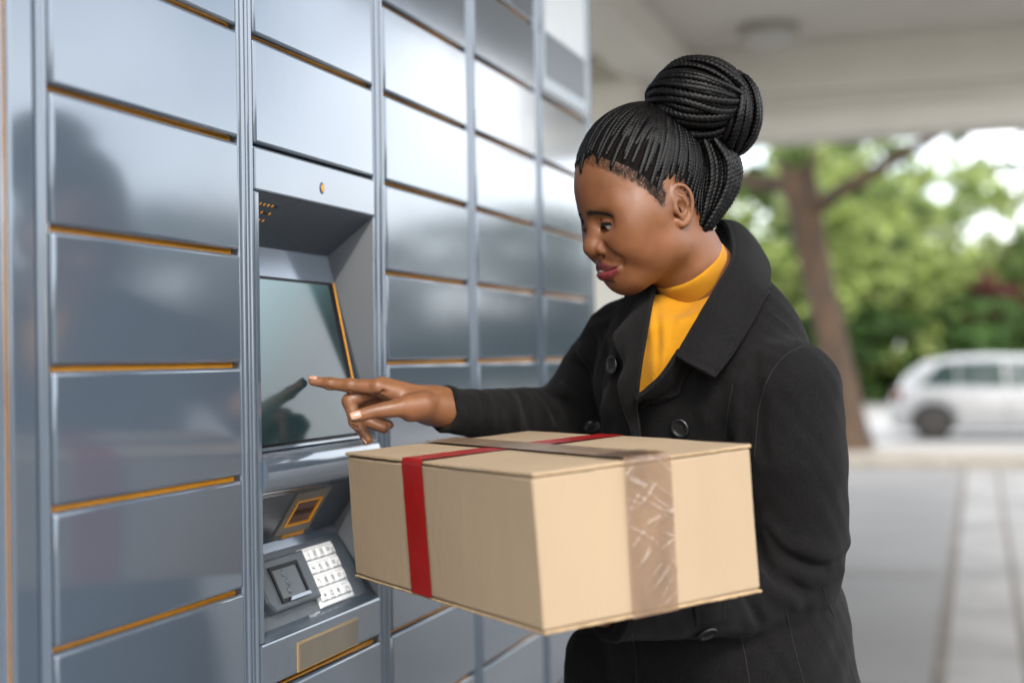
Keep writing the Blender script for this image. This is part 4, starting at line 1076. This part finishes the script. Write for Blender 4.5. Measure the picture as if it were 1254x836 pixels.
# --- bun: two bundles drawn over a core
PXM = 1/985.0
BC = P(856, 128, 1.80)
cw, ch = np.array([1.0, 0, 0]), np.array([0, 0, 1.0]); cd = np.array([0, 1.0, 0])
def bundle(center, rx, rz, ry, p0, p1, n0, n1, N, r, layers, tag_=0, twist=0.0):
    """plaits running as meridians over an ellipsoid from pole p0 to pole p1 between two azimuths"""
    ax = unit(np.asarray(p1)-np.asarray(p0)); e1 = unit(np.cross(ax, [0.13, -1, .2])); e2 = np.cross(ax, e1)
    for k in range(N):
        az = n0+(n1-n0)*(k+.5)/N + rh.normal()*.08
        u = np.linspace(.05, .95, 34); th = u*math.pi; a_ = az+(twist+rh.normal()*.10)*(u-.5)+rh.normal()*.04*np.sin(u*9)
        q = -np.cos(th)[:, None]*ax + np.sin(th)[:, None]*(np.cos(a_)[:, None]*e1+np.sin(a_)[:, None]*e2)
        # bend the axis so the poles sit where asked
        lay = layers[k % len(layers)]; rr = 1+lay
        sh = (unit(p0)*.5+unit(p1)*.5)
        q = unit(q+sh*np.sin(th)[:, None]*0.0)
        W = center+np.stack([q[:, 0]*rx, q[:, 1]*ry, q[:, 2]*rz], 1)*rr
        W += rh.normal(size=3)*.0014
        braid(W, r*rh.uniform(.84, 1.16), q, taper=(.7, .7))
bm = sphere_arrays(BC+np.array([-.006, 0, .002]), 1.0, np.diag([.060, .056, .050]))
V, Q = bm; pmesh('bun_core', V, Q, HAIR, HAIRO)
V, Q = sphere_arrays(BC+np.array([.036, .004, -.012]), 1.0, np.diag([.036, .045, .046])); pmesh('bun_core', V, Q, HAIR, HAIRO)
bundle(BC+np.array([-.002, 0, .002]), .060, .054, .060, (.86, -.40, -.10), (-.86, .30, -.05), 0, 2*math.pi, 62, .0042, (0, .03, .06), twist=.9)
bundle(BC+np.array([.038, .003, -.012]), .039, .051, .048, (-.10, -.62, .80), (-.35, .1, -.95), 0, 2*math.pi, 42, .0041, (0, .04), twist=.5)
# loops falling from the bun to the nape
for k in range(22):
    f_ = (k % 8)/7; lay = k//8; dd = 1.775+.030*lay+.008*math.sin(k*2.1); ox = -44*(1-f_)+rh.normal()*1.5+3
    W = spline([P(880+ox*.6, 168, dd), P(900+ox, 196, dd), P(901+ox, 222, dd), P(893+ox*.9, 243, dd), P(879+ox*.55, 259+6*f_, dd), P(866+ox*.3, 277+5*f_, dd+.004), P(858+ox*.2, 284, dd+.012)], 40)
    N_ = np.tile(unit(np.array([.5, -.8, 0])), (40, 1)); braid(W, .0043*rh.uniform(.9, 1.1), N_)
# baby hairs along the hairline
NB_ = 2600; D0 = []
for i in range(NB_):
    a = rh.uniform(0, hl[-1]*.64); y = float(np.interp(a, hl, hy)); z = float(np.interp(a, hl, hz))+rh.uniform(-.009, .019)
    s = 1 if i % 4 else -1
    if -.034 < y < .004: y = rh.uniform(.004, .05); z = float(np.interp(y, zy, zz))+rh.uniform(-.011, .015)
    D0.append(root_dir(y, z, s) if a > .01 else unit(np.array([s*rh.uniform(.0, .03), .093, z])-SK_C))
D0 = np.array(D0); q0 = to_world(on_scalp(D0, 0.0)); n_ = hf.grad(q0)
dr = (unit(BASE-D0*(D0@BASE)[:, None])+rh.normal(size=(NB_, 3))*.55)@HM.T; dr = unit(dr-n_*(dr*n_).sum(1, keepdims=True))
L_ = rh.uniform(.003, .0085, (NB_, 1)); crv = np.cross(n_, dr)*rh.normal(size=(NB_, 1))*.35
q = np.stack([hf.snap(q0+dr*L_*f_+crv*L_*g_, .0006) for f_, g_ in ((0, 0), (.33, .12), (.66, .45), (1, 1))], 1)
VV = []; QQ = []; k = 0
for i in range(NB_):
    V, Q = tube_arrays(q[i], [.0001, .0001, .00008, .00003], 3); VV.append(V); QQ.append(Q+k); k += len(V)
o = pmesh('baby_hair', np.concatenate(VV), np.concatenate(QQ), HAIR, HAIRO); o['kind'] = 'stuff'
# ------------------------------------------------------------------ hands: one skin each, five bent fingers, nails
NAILM = mat('nail', (.42, .235, .165), rough=.25, var=.05, coat=.3)
def skin_rgb(V, palm_dir, c):
    base = np.tile(np.array([.168, .070, .030]), (len(V), 1))*(1+.07*wob(V, 90, 8)+.06*wob(V, 240, 9))[:, None]
    return base
def hand(wrist, palm, fingers, thumb, fore, h=.0011):
    allp = [wrist[0]]+[p for f_, _ in fingers for p in f_]+list(thumb[0])+list(fore[0])
    lo = np.min(allp, 0)-.034; hi = np.max(allp, 0)+.034
    F = Field(lo, hi, h)
    for (pts, rs) in palm: F.put(chain(pts, rs), .012)
    F.put(chain(*fore), .020)
    for (pts, rs) in fingers:
        G = Field(lo, hi, h) if False else None
        F.put(chain(pts, rs), .0035)
        for p_, r_ in zip(pts[1:-1], rs[1:-1]): F.put(sph(p_, r_*1.05), .004)       # knuckles
    F.put(chain(*thumb), .008)
    return F
D = 1.905
# right hand: index out to the glass, the others folded under it, thumb towards the camera
idx = ([P(463, 474, 1.857), P(429, 472, 1.864), P(404, 469.5, 1.870), P(383, 466.5, 1.875)], [.0108, .0090, .0078, .0060])
mid = ([P(461, 476, 1.877), P(428, 491, 1.872), P(435, 516, 1.867), P(451, 538, 1.864)], [.0108, .0094, .0082, .0064])
rin = ([P(465, 481, 1.896), P(437, 500, 1.899), P(450, 516, 1.892), P(470, 524.5, 1.885)], [.0108, .0094, .0082, .0066])
pin = ([P(473, 487, 1.912), P(450, 503, 1.917), P(460, 515, 1.912), P(477, 520, 1.905)], [.0098, .0082, .0072, .0058])
thb = ([P(519, 495, 1.847), P(494, 498, 1.835), P(459, 503.5, 1.827), P(435, 510, 1.823)], [.0165, .0130, .0092, .0076])
W0 = P(541, 497, 1.879)
palm = [([W0, idx[0][0]], [.0172, .0116]), ([W0, mid[0][0]], [.0178, .0118]), ([W0, rin[0][0]], [.0172, .0110]), ([W0, pin[0][0]], [.017, .0102]),
        ([P(530, 498, 1.862), P(503, 501, 1.847)], [.018, .0165]), ([P(525, 505, 1.892), P(492, 498, 1.897)], [.016, .013])]
rf = hand([W0], palm, [idx, mid, rin, pin], thb, ([P(532, 496, 1.879), P(553, 502, 1.884), P(590, 508, 1.922), P(630, 511, 1.995)], [.0200, .0222, .0195, .020]))
# creases at the joints and the web of the thumb, tendons on the back
for f_, rs in (idx, mid):
    for p_, r_ in zip(f_[1:3], rs[1:3]):
        for dx in (-.0022, .0022): rf.put(seg(p_+np.array([dx, -.007, -r_*.98]), p_+np.array([dx, -.004, r_*1.05]), .0006, .0006), .003, 'c')
rf.put(chain([P(470, 484, 1.835), P(483, 489, 1.825), P(497, 482, 1.829)], [.0020, .0018, .0012]), .006, 'c')
for p0, p1 in ((P(520, 478, 1.872), P(468, 464, 1.860)), (P(522, 480, 1.887), P(468, 466, 1.879))): rf.put(seg(p0, p1, .0028, .0034), .006)
rf.put(sph(P(464, 488, 1.850), .0065), .006, 'c'); rf.put(chain([P(468, 479, 1.850), P(482, 483, 1.838), P(490, 489, 1.834)], [.0022, .0020, .0012]), .004, 'c')
V, Q = rf.mesh(); hand_parts = [(V, Q)]
tipc = np.zeros(len(V))
cR = skin_rgb(V, None, 0)
pal = sstep(.2, -.75, rf.grad(V)[:, 2])*sstep(P(545, 0, 1.867)[0], P(500, 0, 1.867)[0], V[:, 0])       # the palm side is paler
fold = sstep(.010, .002, np.abs(V[:, 0]-P(500, 0, 1.837)[0]))*0
cR = cR*(1-.45*pal[:, None]) + np.array([.28, .125, .070])*.45*pal[:, None]
tip = np.exp(-((V-idx[0][3])**2).sum(1)/.010**2); cR = cR*(1-.35*tip[:, None])+np.array([.36, .17, .10])*.35*tip[:, None]
jn = 1-.30*np.clip(sum(np.exp(-((V-p_)**2).sum(1)/.0075**2) for f_, _ in (idx, mid, rin, thb) for p_ in f_[1:3]), 0, 1)
cR = cR*jn[:, None]
# left hand: flat under the parcel, palm up
bp = lambda x, y, z: np.array((BX @ Vector((x, y+.016, z)))[:])
zb = -H_-.0045
Lw = bp(.196, .172, zb-.030)
lfing = []
for (x0, y0, x1, y1, r_) in ((.118, .140, .052, .130, .0085), (.114, .161, .038, .163, .0088), (.116, .182, .042, .194, .0085), (.122, .202, .058, .222, .0075)):
    a = bp(x0, y0, zb-r_-.003); b = bp(x1, y1, zb-r_*.8)
    lfing.append(([a, a+(b-a)*.42+np.array([0, 0, .0005]), a+(b-a)*.74, b], [r_*1.12, r_, r_*.92, r_*.75]))
lthb = ([bp(.172, .160, zb-.016), bp(.146, .142, zb-.013), bp(.122, .132, zb-.010), bp(.102, .128, zb-.0085)], [.013, .011, .0095, .0078])
lpalm = [([Lw, f_[0][0]], [.016, .0110]) for f_ in lfing]+[([Lw, lthb[0][1]], [.015, .0115])]
LFORE = [Lw, P(800, 742, 1.665), P(870, 735, 1.70)]
lfh = hand([Lw], lpalm, lfing, lthb, (LFORE, [.017, .018, .020]), h=.0015)
V2, Q2 = lfh.mesh(); cL = skin_rgb(V2, None, 0)
# nails
def nail(p_tip, p_dip, nrm, w_, l_, rt):
    ax = unit(p_tip-p_dip); n_ = unit(nrm-ax*(nrm@ax)); sd = np.cross(ax, n_)
    c = p_tip+n_*.0; V = []; K1, K2 = 7, 8
    for i in range(K1):
        for j in range(K2):
            u = i/(K1-1); v = j/(K2-1)*2-1
            wd = w_*(1-.30*abs(2*u-1)**2.5)
            V.append(c+ax*(l_*(u-.55))+sd*wd*v+n_*(math.sqrt(max(0, rt*rt-(wd*v)**2))+.0003+.0006*math.sin(u*math.pi)+.0006*(1-u)))
    V = np.array(V); i = np.arange(K1-1)[:, None]*K2; j = np.arange(K2-1)[None]
    Q = np.stack([(i+j).ravel(), (i+j+1).ravel(), (i+K2+j+1).ravel(), (i+K2+j).ravel()], 1)
    o = pmesh('nail', V, Q, NAILM); md = o.modifiers.new('thick', 'SOLIDIFY'); md.thickness = .0006
def fnail(F, tip_, dip, nrm, w_, l_, rt):
    nail(tip_, dip, np.asarray(nrm, float), w_, l_, rt)
fnail(rf, thb[0][3], thb[0][2], (-.15, -1, .25), .0064, .0145, .0077)
fnail(rf, idx[0][3], idx[0][2], (-.1, -.35, 1), .0050, .0115, .0061)
fnail(rf, mid[0][3], mid[0][2], (-1, -.3, -.4), .0052, .0115, .0066)
for f_, rs in lfing: fnail(lfh, f_[3], f_[2], (0, 0, -1), rs[3]*.85, .011, rs[3])
# ------------------------------------------------------------------ clothes
FA = rad(42); Fd = np.array([-math.cos(FA), -math.sin(FA), 0]); Lf = np.array([math.sin(FA), -math.cos(FA), 0.0]); UPV = np.array([0, 0, 1.0])
TM = np.stack([Lf, Fd, UPV], 1)
SL, EL, WL = P(966, 480, 1.725), P(968, 698, 1.765), P(757, 747, 1.622)
SRR, ER, WR_ = P(768, 420, 1.99), P(697, 514, 2.12), P(553, 503, 1.886)
def torso_prims(F, g, kk=.03):
    """coat body, g metres larger all round"""
    F.put(ell(P(862, 470, 1.865), (.158+g, .112+g, .165+g), TM), kk)
    F.put(ell(P(872, 600, 1.875), (.150+g, .110+g, .17+g), TM), kk)
    F.put(ell(P(880, 760, 1.88), (.172+g, .132+g, .19+g), TM), kk)
    F.put(chain([SL+np.array([-.028, .02, .004]), P(905, 408, 1.845), P(868, 392, 1.875), P(800, 405, 1.955), SRR], np.array([.058, .056, .058, .056, .055])+g), kk)
cf = Field(np.array([-.15, 1.50, .62]), np.array([.62, 2.30, 1.56]), .0034)
torso_prims(cf, 0)
# skirt of the coat, flaring
cf.put(seg(P(893, 790, 1.885), P(915, 1010, 1.90), .150, .212), .05)
cf.put(chain([P(735, 800, 1.93), P(737, 860, 1.93), P(745, 960, 1.94)], [.046, .054, .06]), .03)
# sleeves
cf.put(chain([SL, P(972, 560, 1.725), P(974, 640, 1.745), EL], [.0640, .0655, .0640, .0600]), .016)
cf.put(chain([EL, P(905, 727, 1.720), P(830, 740, 1.672), WL], [.0580, .0490, .0410, .0345]), .020)
cf.put(chain([SRR, P(735, 462, 2.06), ER], [.060, .060, .054]), .014)
cf.put(chain([ER, P(630, 511, 1.995), P(590, 508, 1.922), WR_], [.050, .0415, .0345, .0300]), .016)
# folds
rc = np.random.default_rng(5)
def fold(pts, r, k=.014, op='u'):
    q = cf.snap(np.array([P(*p_) for p_ in pts]), -r*.35 if op == 'u' else r*.2, 4); q = spline(q, 9)
    cf.put(chain(list(q), list(r*np.sin(np.linspace(.25, math.pi-.25, 9))+.0012)), k, op)
# left elbow
for p_ in ([(938, 640, 1.69), (965, 668, 1.68), (1000, 672, 1.70), (1022, 660, 1.74)], [(930, 662, 1.68), (958, 694, 1.68), (990, 705, 1.70), (1015, 695, 1.73)], [(928, 690, 1.67), (948, 718, 1.68), (975, 738, 1.70)],
           ):
    fold(p_, .0050, .02)
for p_ in ([(932, 652, 1.68), (962, 682, 1.68), (1003, 690, 1.71)], [(928, 676, 1.67), (952, 708, 1.68), (985, 722, 1.70)], [(905, 700, 1.67), (915, 735, 1.67), (930, 760, 1.69)]):
    fold(p_, .0030, .010, 'c')
# right sleeve: bunched rings at the elbow and cuff
for (x0, y0, x1, y1, d, r_) in ((700, 385, 752, 400, 1.98, .008), (686, 420, 735, 452, 2.02, .010), (664, 452, 705, 500, 2.05, .010), (650, 478, 668, 520, 2.04, .009), (622, 486, 632, 520, 1.98, .006), (596, 485, 606, 522, 1.93, .005), (582, 484, 590, 524, 1.91, .0045)):
    fold([(x0, y0, d-.03), ((x0+x1)/2+4, (y0+y1)/2, d-.05), (x1, y1, d-.04)], r_, .010)
for (x0, y0, x1, y1, d, r_) in ((693, 402, 742, 428, 2.0, .006), (676, 438, 720, 478, 2.03, .007), (657, 468, 688, 512, 2.04, .006), (636, 484, 648, 522, 2.0, .005)):
    fold([(x0, y0, d-.03), ((x0+x1)/2+4, (y0+y1)/2, d-.05), (x1, y1, d-.04)], r_, .010, 'c')
# soft folds down the front and the skirt
for p_ in ([(905, 470, 1.70), (895, 530, 1.70), (898, 600, 1.72)], [(862, 470, 1.72), (856, 500, 1.72), (860, 545, 1.73)], [(760, 470, 1.85), (745, 500, 1.87), (735, 530, 1.9)], [(735, 420, 1.90), (728, 470, 1.92), (722, 525, 1.95)]):
    fold(p_, .006, .02)
for p_ in ([(918, 470, 1.69), (908, 530, 1.69), (912, 610, 1.71)], [(748, 430, 1.88), (738, 480, 1.90), (730, 530, 1.92)], [(930, 440, 1.70), (922, 480, 1.68), (925, 560, 1.67)]):
    fold(p_, .0045, .014, 'c')
# sleeve ends cut clean; the hand comes out of the opening
wd = unit(WR_-P(590, 508, 1.922)); cf.put(sph(WR_+wd*.080, .070), .002, 'c')
wl = unit(WL-P(830, 740, 1.672)); cf.put(sph(WL+wl*.062, .050), .002, 'c')
# neck opening
cf.put(chain([P(866, 372, 1.850), P(838, 318, 1.81)], [.066, .075]), .004, 'c')
CV, CQ = cf.mesh()
# weave-scale slack: very small uneven bulges so that no panel is a perfect surface
n_ = cf.grad(CV); am = .0016*wob(CV, 45, 21)+.0009*wob(CV, 110, 22)
CV = CV+n_*am[:, None]
COAT = pmesh('coat', CV, CQ, WOOL)
# --- patches lying on or over the coat
def on_coat(px, py, off, d=None, d0=1.50):
    if not hasattr(on_coat, 'c'): on_coat.c = {}
    key = (round(px*2), round(py*2))
    if key not in on_coat.c: on_coat.c[key] = cf.ray(px, py, d0, 2.14, 0.0, .003)
    r_ = on_coat.c[key]
    if r_ != r_: return d
    return (r_-off) if d is None else min(d, r_-off)
def patch(name, rows, nu, nv, m, thick=.005, parent=None, off=.006, bulge=0.0, edge=True, rgh=.0005):
    """rows of control points (px, py, depth or None): a sheet through them, thick, with a rolled edge"""
    R3 = []
    for row in rows:
        R3.append([P(a, b, on_coat(a, b, off, d)) for a, b, d in row])
    R3 = np.array(R3, float)
    A = np.stack([spline(R3[:, j], nu) for j in range(R3.shape[1])], 1)
    G = np.stack([spline(A[i], nv) for i in range(nu)], 0)
    du = np.gradient(G, axis=0); dv = np.gradient(G, axis=1); N = np.cross(du, dv); N /= np.linalg.norm(N, axis=-1, keepdims=True)+1e-9
    view = G-CAM; sgn = np.sign(-(N*view).sum(-1).mean()); N *= sgn
    iu = np.minimum(np.arange(nu), np.arange(nu)[::-1])[:, None]; iv = np.minimum(np.arange(nv), np.arange(nv)[::-1])[None]
    G = G+N*(rgh*wob(G.reshape(-1, 3), 120, 31).reshape(nu, nv))[..., None]
    if edge:           # a stitched line 6 mm inside the edge
        G = G - N*(.0011*((iv == 2) | (iu == 2)))[..., None]
    V = G.reshape(-1, 3); i = np.arange(nu-1)[:, None]*nv; j = np.arange(nv-1)[None]
    Q = np.stack([(i+j).ravel(), (i+j+1).ravel(), (i+nv+j+1).ravel(), (i+nv+j).ravel()], 1)
    if sgn < 0: pass
    else: Q = Q
    a_ = np.cross(V[Q[0, 1]]-V[Q[0, 0]], V[Q[0, 3]]-V[Q[0, 0]])
    if (a_*(V[Q[0, 0]]-CAM)).sum() > 0: Q = Q[:, ::-1]
    o = pmesh(name, V, Q, m, parent)
    md = o.modifiers.new('cloth', 'SOLIDIFY'); md.thickness = thick; md.offset = -.6
    bv = o.modifiers.new('edge', 'BEVEL'); bv.width = thick*.42; bv.segments = 3; bv.limit_method = 'ANGLE'; bv.angle_limit = rad(50)
    return o

# turtleneck: tube round the neck with a soft rolled top, and the bib that shows between the lapels
tf = Field(np.minimum(NK1, NK2)-.09, np.maximum(NK1, NK2)+.09, .0016)
nax = unit(NK1-NK2)
tf.put(chain([P(842, 324, 1.813), P(858, 350, 1.838), P(880, 388, 1.87)], [.0505, .0525, .068]), .01)
# cut the top along a tilted plane through the collar's upper edge
top_c = P(838, 323, 1.812); top_n = unit(np.array([-.60, -.45, .80]))
def halfspace(c, n_):
    def fn(x, y, z): return -((x-c[0])*n_[0]+(y-c[1])*n_[1]+(z-c[2])*n_[2])
    return c-.2, c+.2, fn
tf.put(halfspace(top_c, top_n), .006, 'c')
# hollow, so the collar is a band of cloth with the neck inside
TV, TQ = tf.mesh(); nn = tf.grad(TV); TV = TV+nn*(.0009*wob(TV, 70, 41))[:, None]
SWEAT = pmesh('turtleneck', TV, TQ, KNIT)
rows = []
def bib():
    L_ = [(803, 357), (798, 378), (792, 398), (786, 420), (782, 446), (779, 470), (780, 484)]
    R_ = [(888, 330), (876, 360), (864, 382), (850, 408), (832, 440), (808, 468), (786, 486)]
    M_ = [[(1-t)*a+t*b for a, b in zip(l, r)] for l, r in zip(L_, R_) for t in (0,)]
    rows = []
    for l, r in zip(L_, R_):
        row = []
        for t in (-.22, .12, .5, .8, 1.08):
            x, y = l[0]+(r[0]-l[0])*t, l[1]+(r[1]-l[1])*t+(20 if l[0] == 803 else 14 if l[0] == 798 else 4)*math.sin(max(0, min(1, t))*math.pi)
            row.append((x, y, None))
        rows.append(row)
    return rows
br = bib()
dd_ = [1.800, 1.776, 1.757, 1.748, 1.742, 1.742, 1.745]
for r_, d_ in zip(br, dd_):
    for i, c in enumerate(r_): r_[i] = (c[0], c[1], d_+.030*((c[0]-835)/60)**2*(.8 if c[0] < 835 else .25) + .010*(c[0] < 800))
bibm = patch('sweater_front', br, 44, 40, KNIT, .003, SWEAT, off=.003, edge=False, rgh=.0002)
me = bibm.data; co_ = np.zeros(len(me.vertices)*3); me.vertices.foreach_get('co', co_); co_ = co_.reshape(-1, 3)+POFF
pxs = 627+F_PX*co_[:, 0]/co_[:, 1]; pys = 437+F_PX*(1.42-co_[:, 2])/co_[:, 1]
tow = unit(CAM-co_)
# long soft folds hanging from the collar seam
fo = .0028*np.exp(-((pxs-(797+(pys-370)*.03))/4.5)**2)*sstep(360, 385, pys)-.0026*np.exp(-((pxs-(805+(pys-370)*.05))/4)**2)*sstep(360, 390, pys)*sstep(470, 420, pys)+.0022*np.exp(-((pxs-(815-(pys-380)*.04))/5)**2)*sstep(375, 395, pys)-.002*np.exp(-((pxs-(826-(pys-380)*.12))/6)**2)*sstep(380, 400, pys)
co_ = co_+tow*fo[:, None]-POFF; me.vertices.foreach_set('co', co_.ravel()); me.update()
# --- collar and lapels
patch('collar', [
    [(872, 276, 1.965), (893, 276, 1.985), (918, 300, 2.000), (934, 345, 1.985)],
    [(882, 272, 1.930), (906, 279, 1.945), (930, 308, 1.955), (941, 352, 1.940)],
    [(893, 290, 1.860), (915, 299, 1.860), (937, 325, 1.870), (943, 356, 1.875)],
    [(894, 320, 1.790), (910, 333, 1.778), (927, 350, 1.785), (936, 368, 1.795)],
    [(872, 360, 1.745), (890, 377, 1.730), (908, 392, 1.735), (918, 402, 1.745)],
    [(850, 400, 1.725), (866, 415, 1.708), (883, 428, 1.705), (897, 434, 1.712)],
    [(829, 437, 1.712), (845, 447, 1.696), (861, 456, 1.690), (874, 463, 1.692)]], 60, 26, WOOL, .0065, COAT, off=.016)
patch('collar_stand', [
    [(868, 300, 1.955), (872, 288, 1.965), (880, 274, 1.965)],
    [(878, 306, 1.905), (882, 290, 1.925), (889, 274, 1.932)],
    [(886, 322, 1.850), (889, 308, 1.860), (895, 290, 1.862)],
    [(886, 340, 1.800), (890, 330, 1.797), (895, 320, 1.792)],
    [(868, 372, 1.760), (870, 366, 1.752), (873, 360, 1.747)]], 34, 12, WOOL, .004, COAT, off=.006, edge=False)
patch('lapel', [
    [(834, 428, 1.722), (846, 434, None), (852, 438, None)],
    [(826, 440, 1.716), (832, 452, None), (833, 470, None)],
    [(812, 460, 1.716), (822, 472, None), (829, 483, None)],
    [(796, 476, 1.722), (804, 485, None), (812, 488, None)],
    [(779, 489, 1.730), (783, 492, None), (789, 494, None)]], 34, 18, WOOL, .0055, COAT, off=.011)
patch('lapel', [
    [(801, 346, 1.805), (784, 360, 1.825), (771, 386, 1.848)],
    [(796, 376, 1.775), (774, 390, 1.790), (752, 409, 1.820)],
    [(791, 402, 1.755), (772, 410, 1.773), (755, 425, 1.800)],
    [(786, 432, 1.742), (771, 438, 1.758), (764, 446, 1.780)],
    [(782, 460, 1.735), (768, 464, 1.750), (757, 470, 1.770)],
    [(780, 490, 1.742), (770, 494, 1.752), (762, 496, 1.765)],
    [(781, 512, 1.760), (776, 516, 1.764), (770, 520, 1.768)],
    [(783, 538, 1.762), (779, 540, 1.764), (776, 541, 1.766)]], 48, 16, WOOL, .0055, COAT, off=.008)
patch('collar', [
    [(806, 338, 1.865), (792, 336, 1.885), (776, 348, 1.905), (764, 366, 1.905)],
    [(801, 350, 1.815), (786, 352, 1.835), (770, 364, 1.872), (758, 380, 1.880)],
    [(798, 364, 1.795), (784, 370, 1.810), (771, 380, 1.848), (760, 392, 1.858)],
    [(794, 380, 1.775), (783, 386, 1.788), (773, 391, 1.826), (765, 396, 1.838)]], 24, 18, WOOL, .006, COAT, off=.010)
# front edge of the coat's near panel below the lapel
def seam(pts, r=.0006, off=.0004, m=None, name='seam', d0=1.5):
    pp = spline(np.array(pts, float), 7*len(pts)); pp = [p_ for p_ in pp if on_coat(*p_, off, None, d0)]
    if len(pp) < 4: return
    q = np.array([P(a, b, on_coat(a, b, off, None, d0)) for a, b in pp]); g_ = cf.grad(q); q = cf.snap(q, 0.0, 3)
    q = q + g_*(.0016*wob(q, 45, 21)+.0009*wob(q, 110, 22)+.0002)[:, None]
    q[1:-1] = (q[:-2]+2*q[1:-1]+q[2:])/4
    tube(name, q-POFF, r, COAT, m or SEAM, 6)
seam([(946, 386), (962, 398), (975, 412), (984, 424)])
seam([(984, 424), (962, 436), (944, 458), (932, 490), (926, 530), (924, 560)])
seam([(898, 470), (893, 500), (888, 535)]); 
seam([(905, 770), (912, 800), (918, 836)]); seam([(962, 745), (972, 790), (984, 836)]); seam([(1008, 720), (1030, 780), (1048, 836)])
seam([(774, 775), (778, 800), (780, 836)])
# cuff strap on the near sleeve
patch('sleeve_strap', [[(851, 700, None), (872, 700, None), (888, 700, None)], [(850, 742, None), (870, 741, None), (889, 738, None)], [(852, 766, None), (871, 764, None), (889, 759, None)]], 20, 14, WOOL, .0045, COAT, off=.004)
# buttons: rimmed discs with four holes
def button(px, py, r_, off=.006, d=None, nrm=None):
    dd = on_coat(px, py, off, d) if d is None else d
    c = P(px, py, dd); n_ = cf.grad(P(px, py, dd+off)[None])[0] if nrm is None else unit(np.array(nrm, float))
    if n_@(CAM-c) < 0: n_ = -n_
    q = Vector(n_).to_track_quat('Z', 'Y').to_matrix().to_4x4(); M = Matrix.Translation(Vector(c-POFF)) @ q
    prof_ = [(0, .0014), (r_*.50, .0013), (r_*.62, .0016), (r_*.74, .0032), (r_*.90, .0034), (r_, .0018), (r_*.97, -.001), (0, -.001)]
    n = 30; V = []; 
    for rr, zz_ in prof_:
        for i in range(n): a = 2*math.pi*i/n; V.append(M @ Vector((rr*math.cos(a), rr*math.sin(a), zz_)))
    Fc = [(k*n+i, k*n+(i+1) % n, (k+1)*n+(i+1) % n, (k+1)*n+i) for k in range(len(prof_)-1) for i in range(n)]
    b = pydata('button', V, Fc, COAT, BUTTON, True)
    for (a, e_) in ((1, 1), (1, -1), (-1, 1), (-1, -1)):
        bmq = bmesh.new(); bmesh.ops.create_circle(bmq, cap_ends=True, segments=10, radius=r_*.115, matrix=M @ Matrix.Translation((a*r_*.20, e_*r_*.20, .0018)))
        bm_obj('button_hole', bmq, b, SEAM)
button(833, 524, .0128); button(750, 447, .0125, .004, 1.835, (-.85, -.5, .1)); button(724, 521, .0115, .004, None); button(866, 775, .0125, .010)
# turned sleeve ends
def cuff(c, ax, r, name='cuff'):
    ax = unit(ax); e1 = unit(np.cross(ax, [0, .2, 1])); e2 = np.cross(ax, e1); a = np.linspace(0, 2*math.pi, 41)
    rr = r*(1+.05*np.sin(a*3+1)+.03*np.sin(a*7)); q = c+ (np.cos(a)*rr)[:, None]*e1+(np.sin(a)*rr)[:, None]*e2+(.0016*np.sin(a*4))[:, None]*ax
    for o_, s_ in ((0, .0042), (-.0045, .0040), (-.009, .0034)):
        V, Q = tube_arrays(q+ax*o_, s_, 8); pmesh(name, V, Q, WOOL, COAT)
cuff(WR_+wd*.011, wd, .0278); cuff(WL+wl*.014, wl, .0320)
# --- trousers and shoes (below the frame)
def simple(prims, lo, hi, h, name, m):
    F = Field(np.array(lo), np.array(hi), h)
    for p_, k in prims: F.put(p_, k)
    V, Q = F.mesh(); return pmesh(name, V, Q, m)
hipc = np.array([.275, 1.885]); 
LA, RA = hipc+Lf[:2]*.085, hipc-Lf[:2]*.085
def leg(c, step): return [(seg((c[0], c[1], .80), (c[0]+step*Fd[0], c[1]+step*Fd[1], .46), .088, .062), .03), (seg((c[0]+step*Fd[0], c[1]+step*Fd[1], .46), (c[0]+step*.4*Fd[0], c[1]+step*.4*Fd[1], .07), .058, .046), .02)]
simple(leg(LA, .03)+leg(RA, .06)+[(ell((hipc[0], hipc[1], .82), (.155, .115, .12), TM), .04)], (.05, 1.62, .04), (.52, 2.15, .98), .006, 'trousers', TROUSER)
for c in (LA, RA):
    a = np.array([c[0], c[1], .045]); f3 = np.array([Fd[0], Fd[1], 0])
    simple([(seg(a-f3*.05, a+f3*.02, .040, .038), .02), (seg(a+f3*.02, a+f3*.15+np.array([0, 0, -.015]), .036, .027), .02), (seg(a+np.array([0, 0, .02]), a+np.array([0, 0, .09]), .040, .043), .02)],
           np.minimum(a-.12, a+f3*.2-.06), np.maximum(a+.12, a+f3*.2+.06), .004, 'shoe', BUTTON)
# --- the body itself: head and neck, chest and arms under the clothes, both hands, one skin mesh
def core():
    F = Field(np.array([-.12, 1.52, .70]), np.array([.52, 2.24, 1.52]), .008)
    torso_prims(F, -.022, .03)
    F.put(chain([SL, EL, P(840, 739, 1.68)], [.042, .038, .028]), .02); F.put(chain([SRR, ER, P(590, 508, 1.922)], [.040, .036, .026]), .02)
    F.put(chain([P(866, 372, 1.850), P(850, 340, 1.825)], [.05, .046]), .02)
    return F.mesh()
V3, Q3 = core()
VB = [HV, hand_parts[0][0], V2, V3]; QB = [HQ, hand_parts[0][1], Q2, Q3]; CB = [skin, cR, cL, np.tile([.165, .064, .0255], (len(V3), 1))]
k = 0; QQ = []
for v_, q_ in zip(VB, QB): QQ.append(q_+k); k += len(v_)
BODY = pmesh('body', np.concatenate(VB), np.concatenate(QQ), SKIN); paint(BODY, np.concatenate(CB))
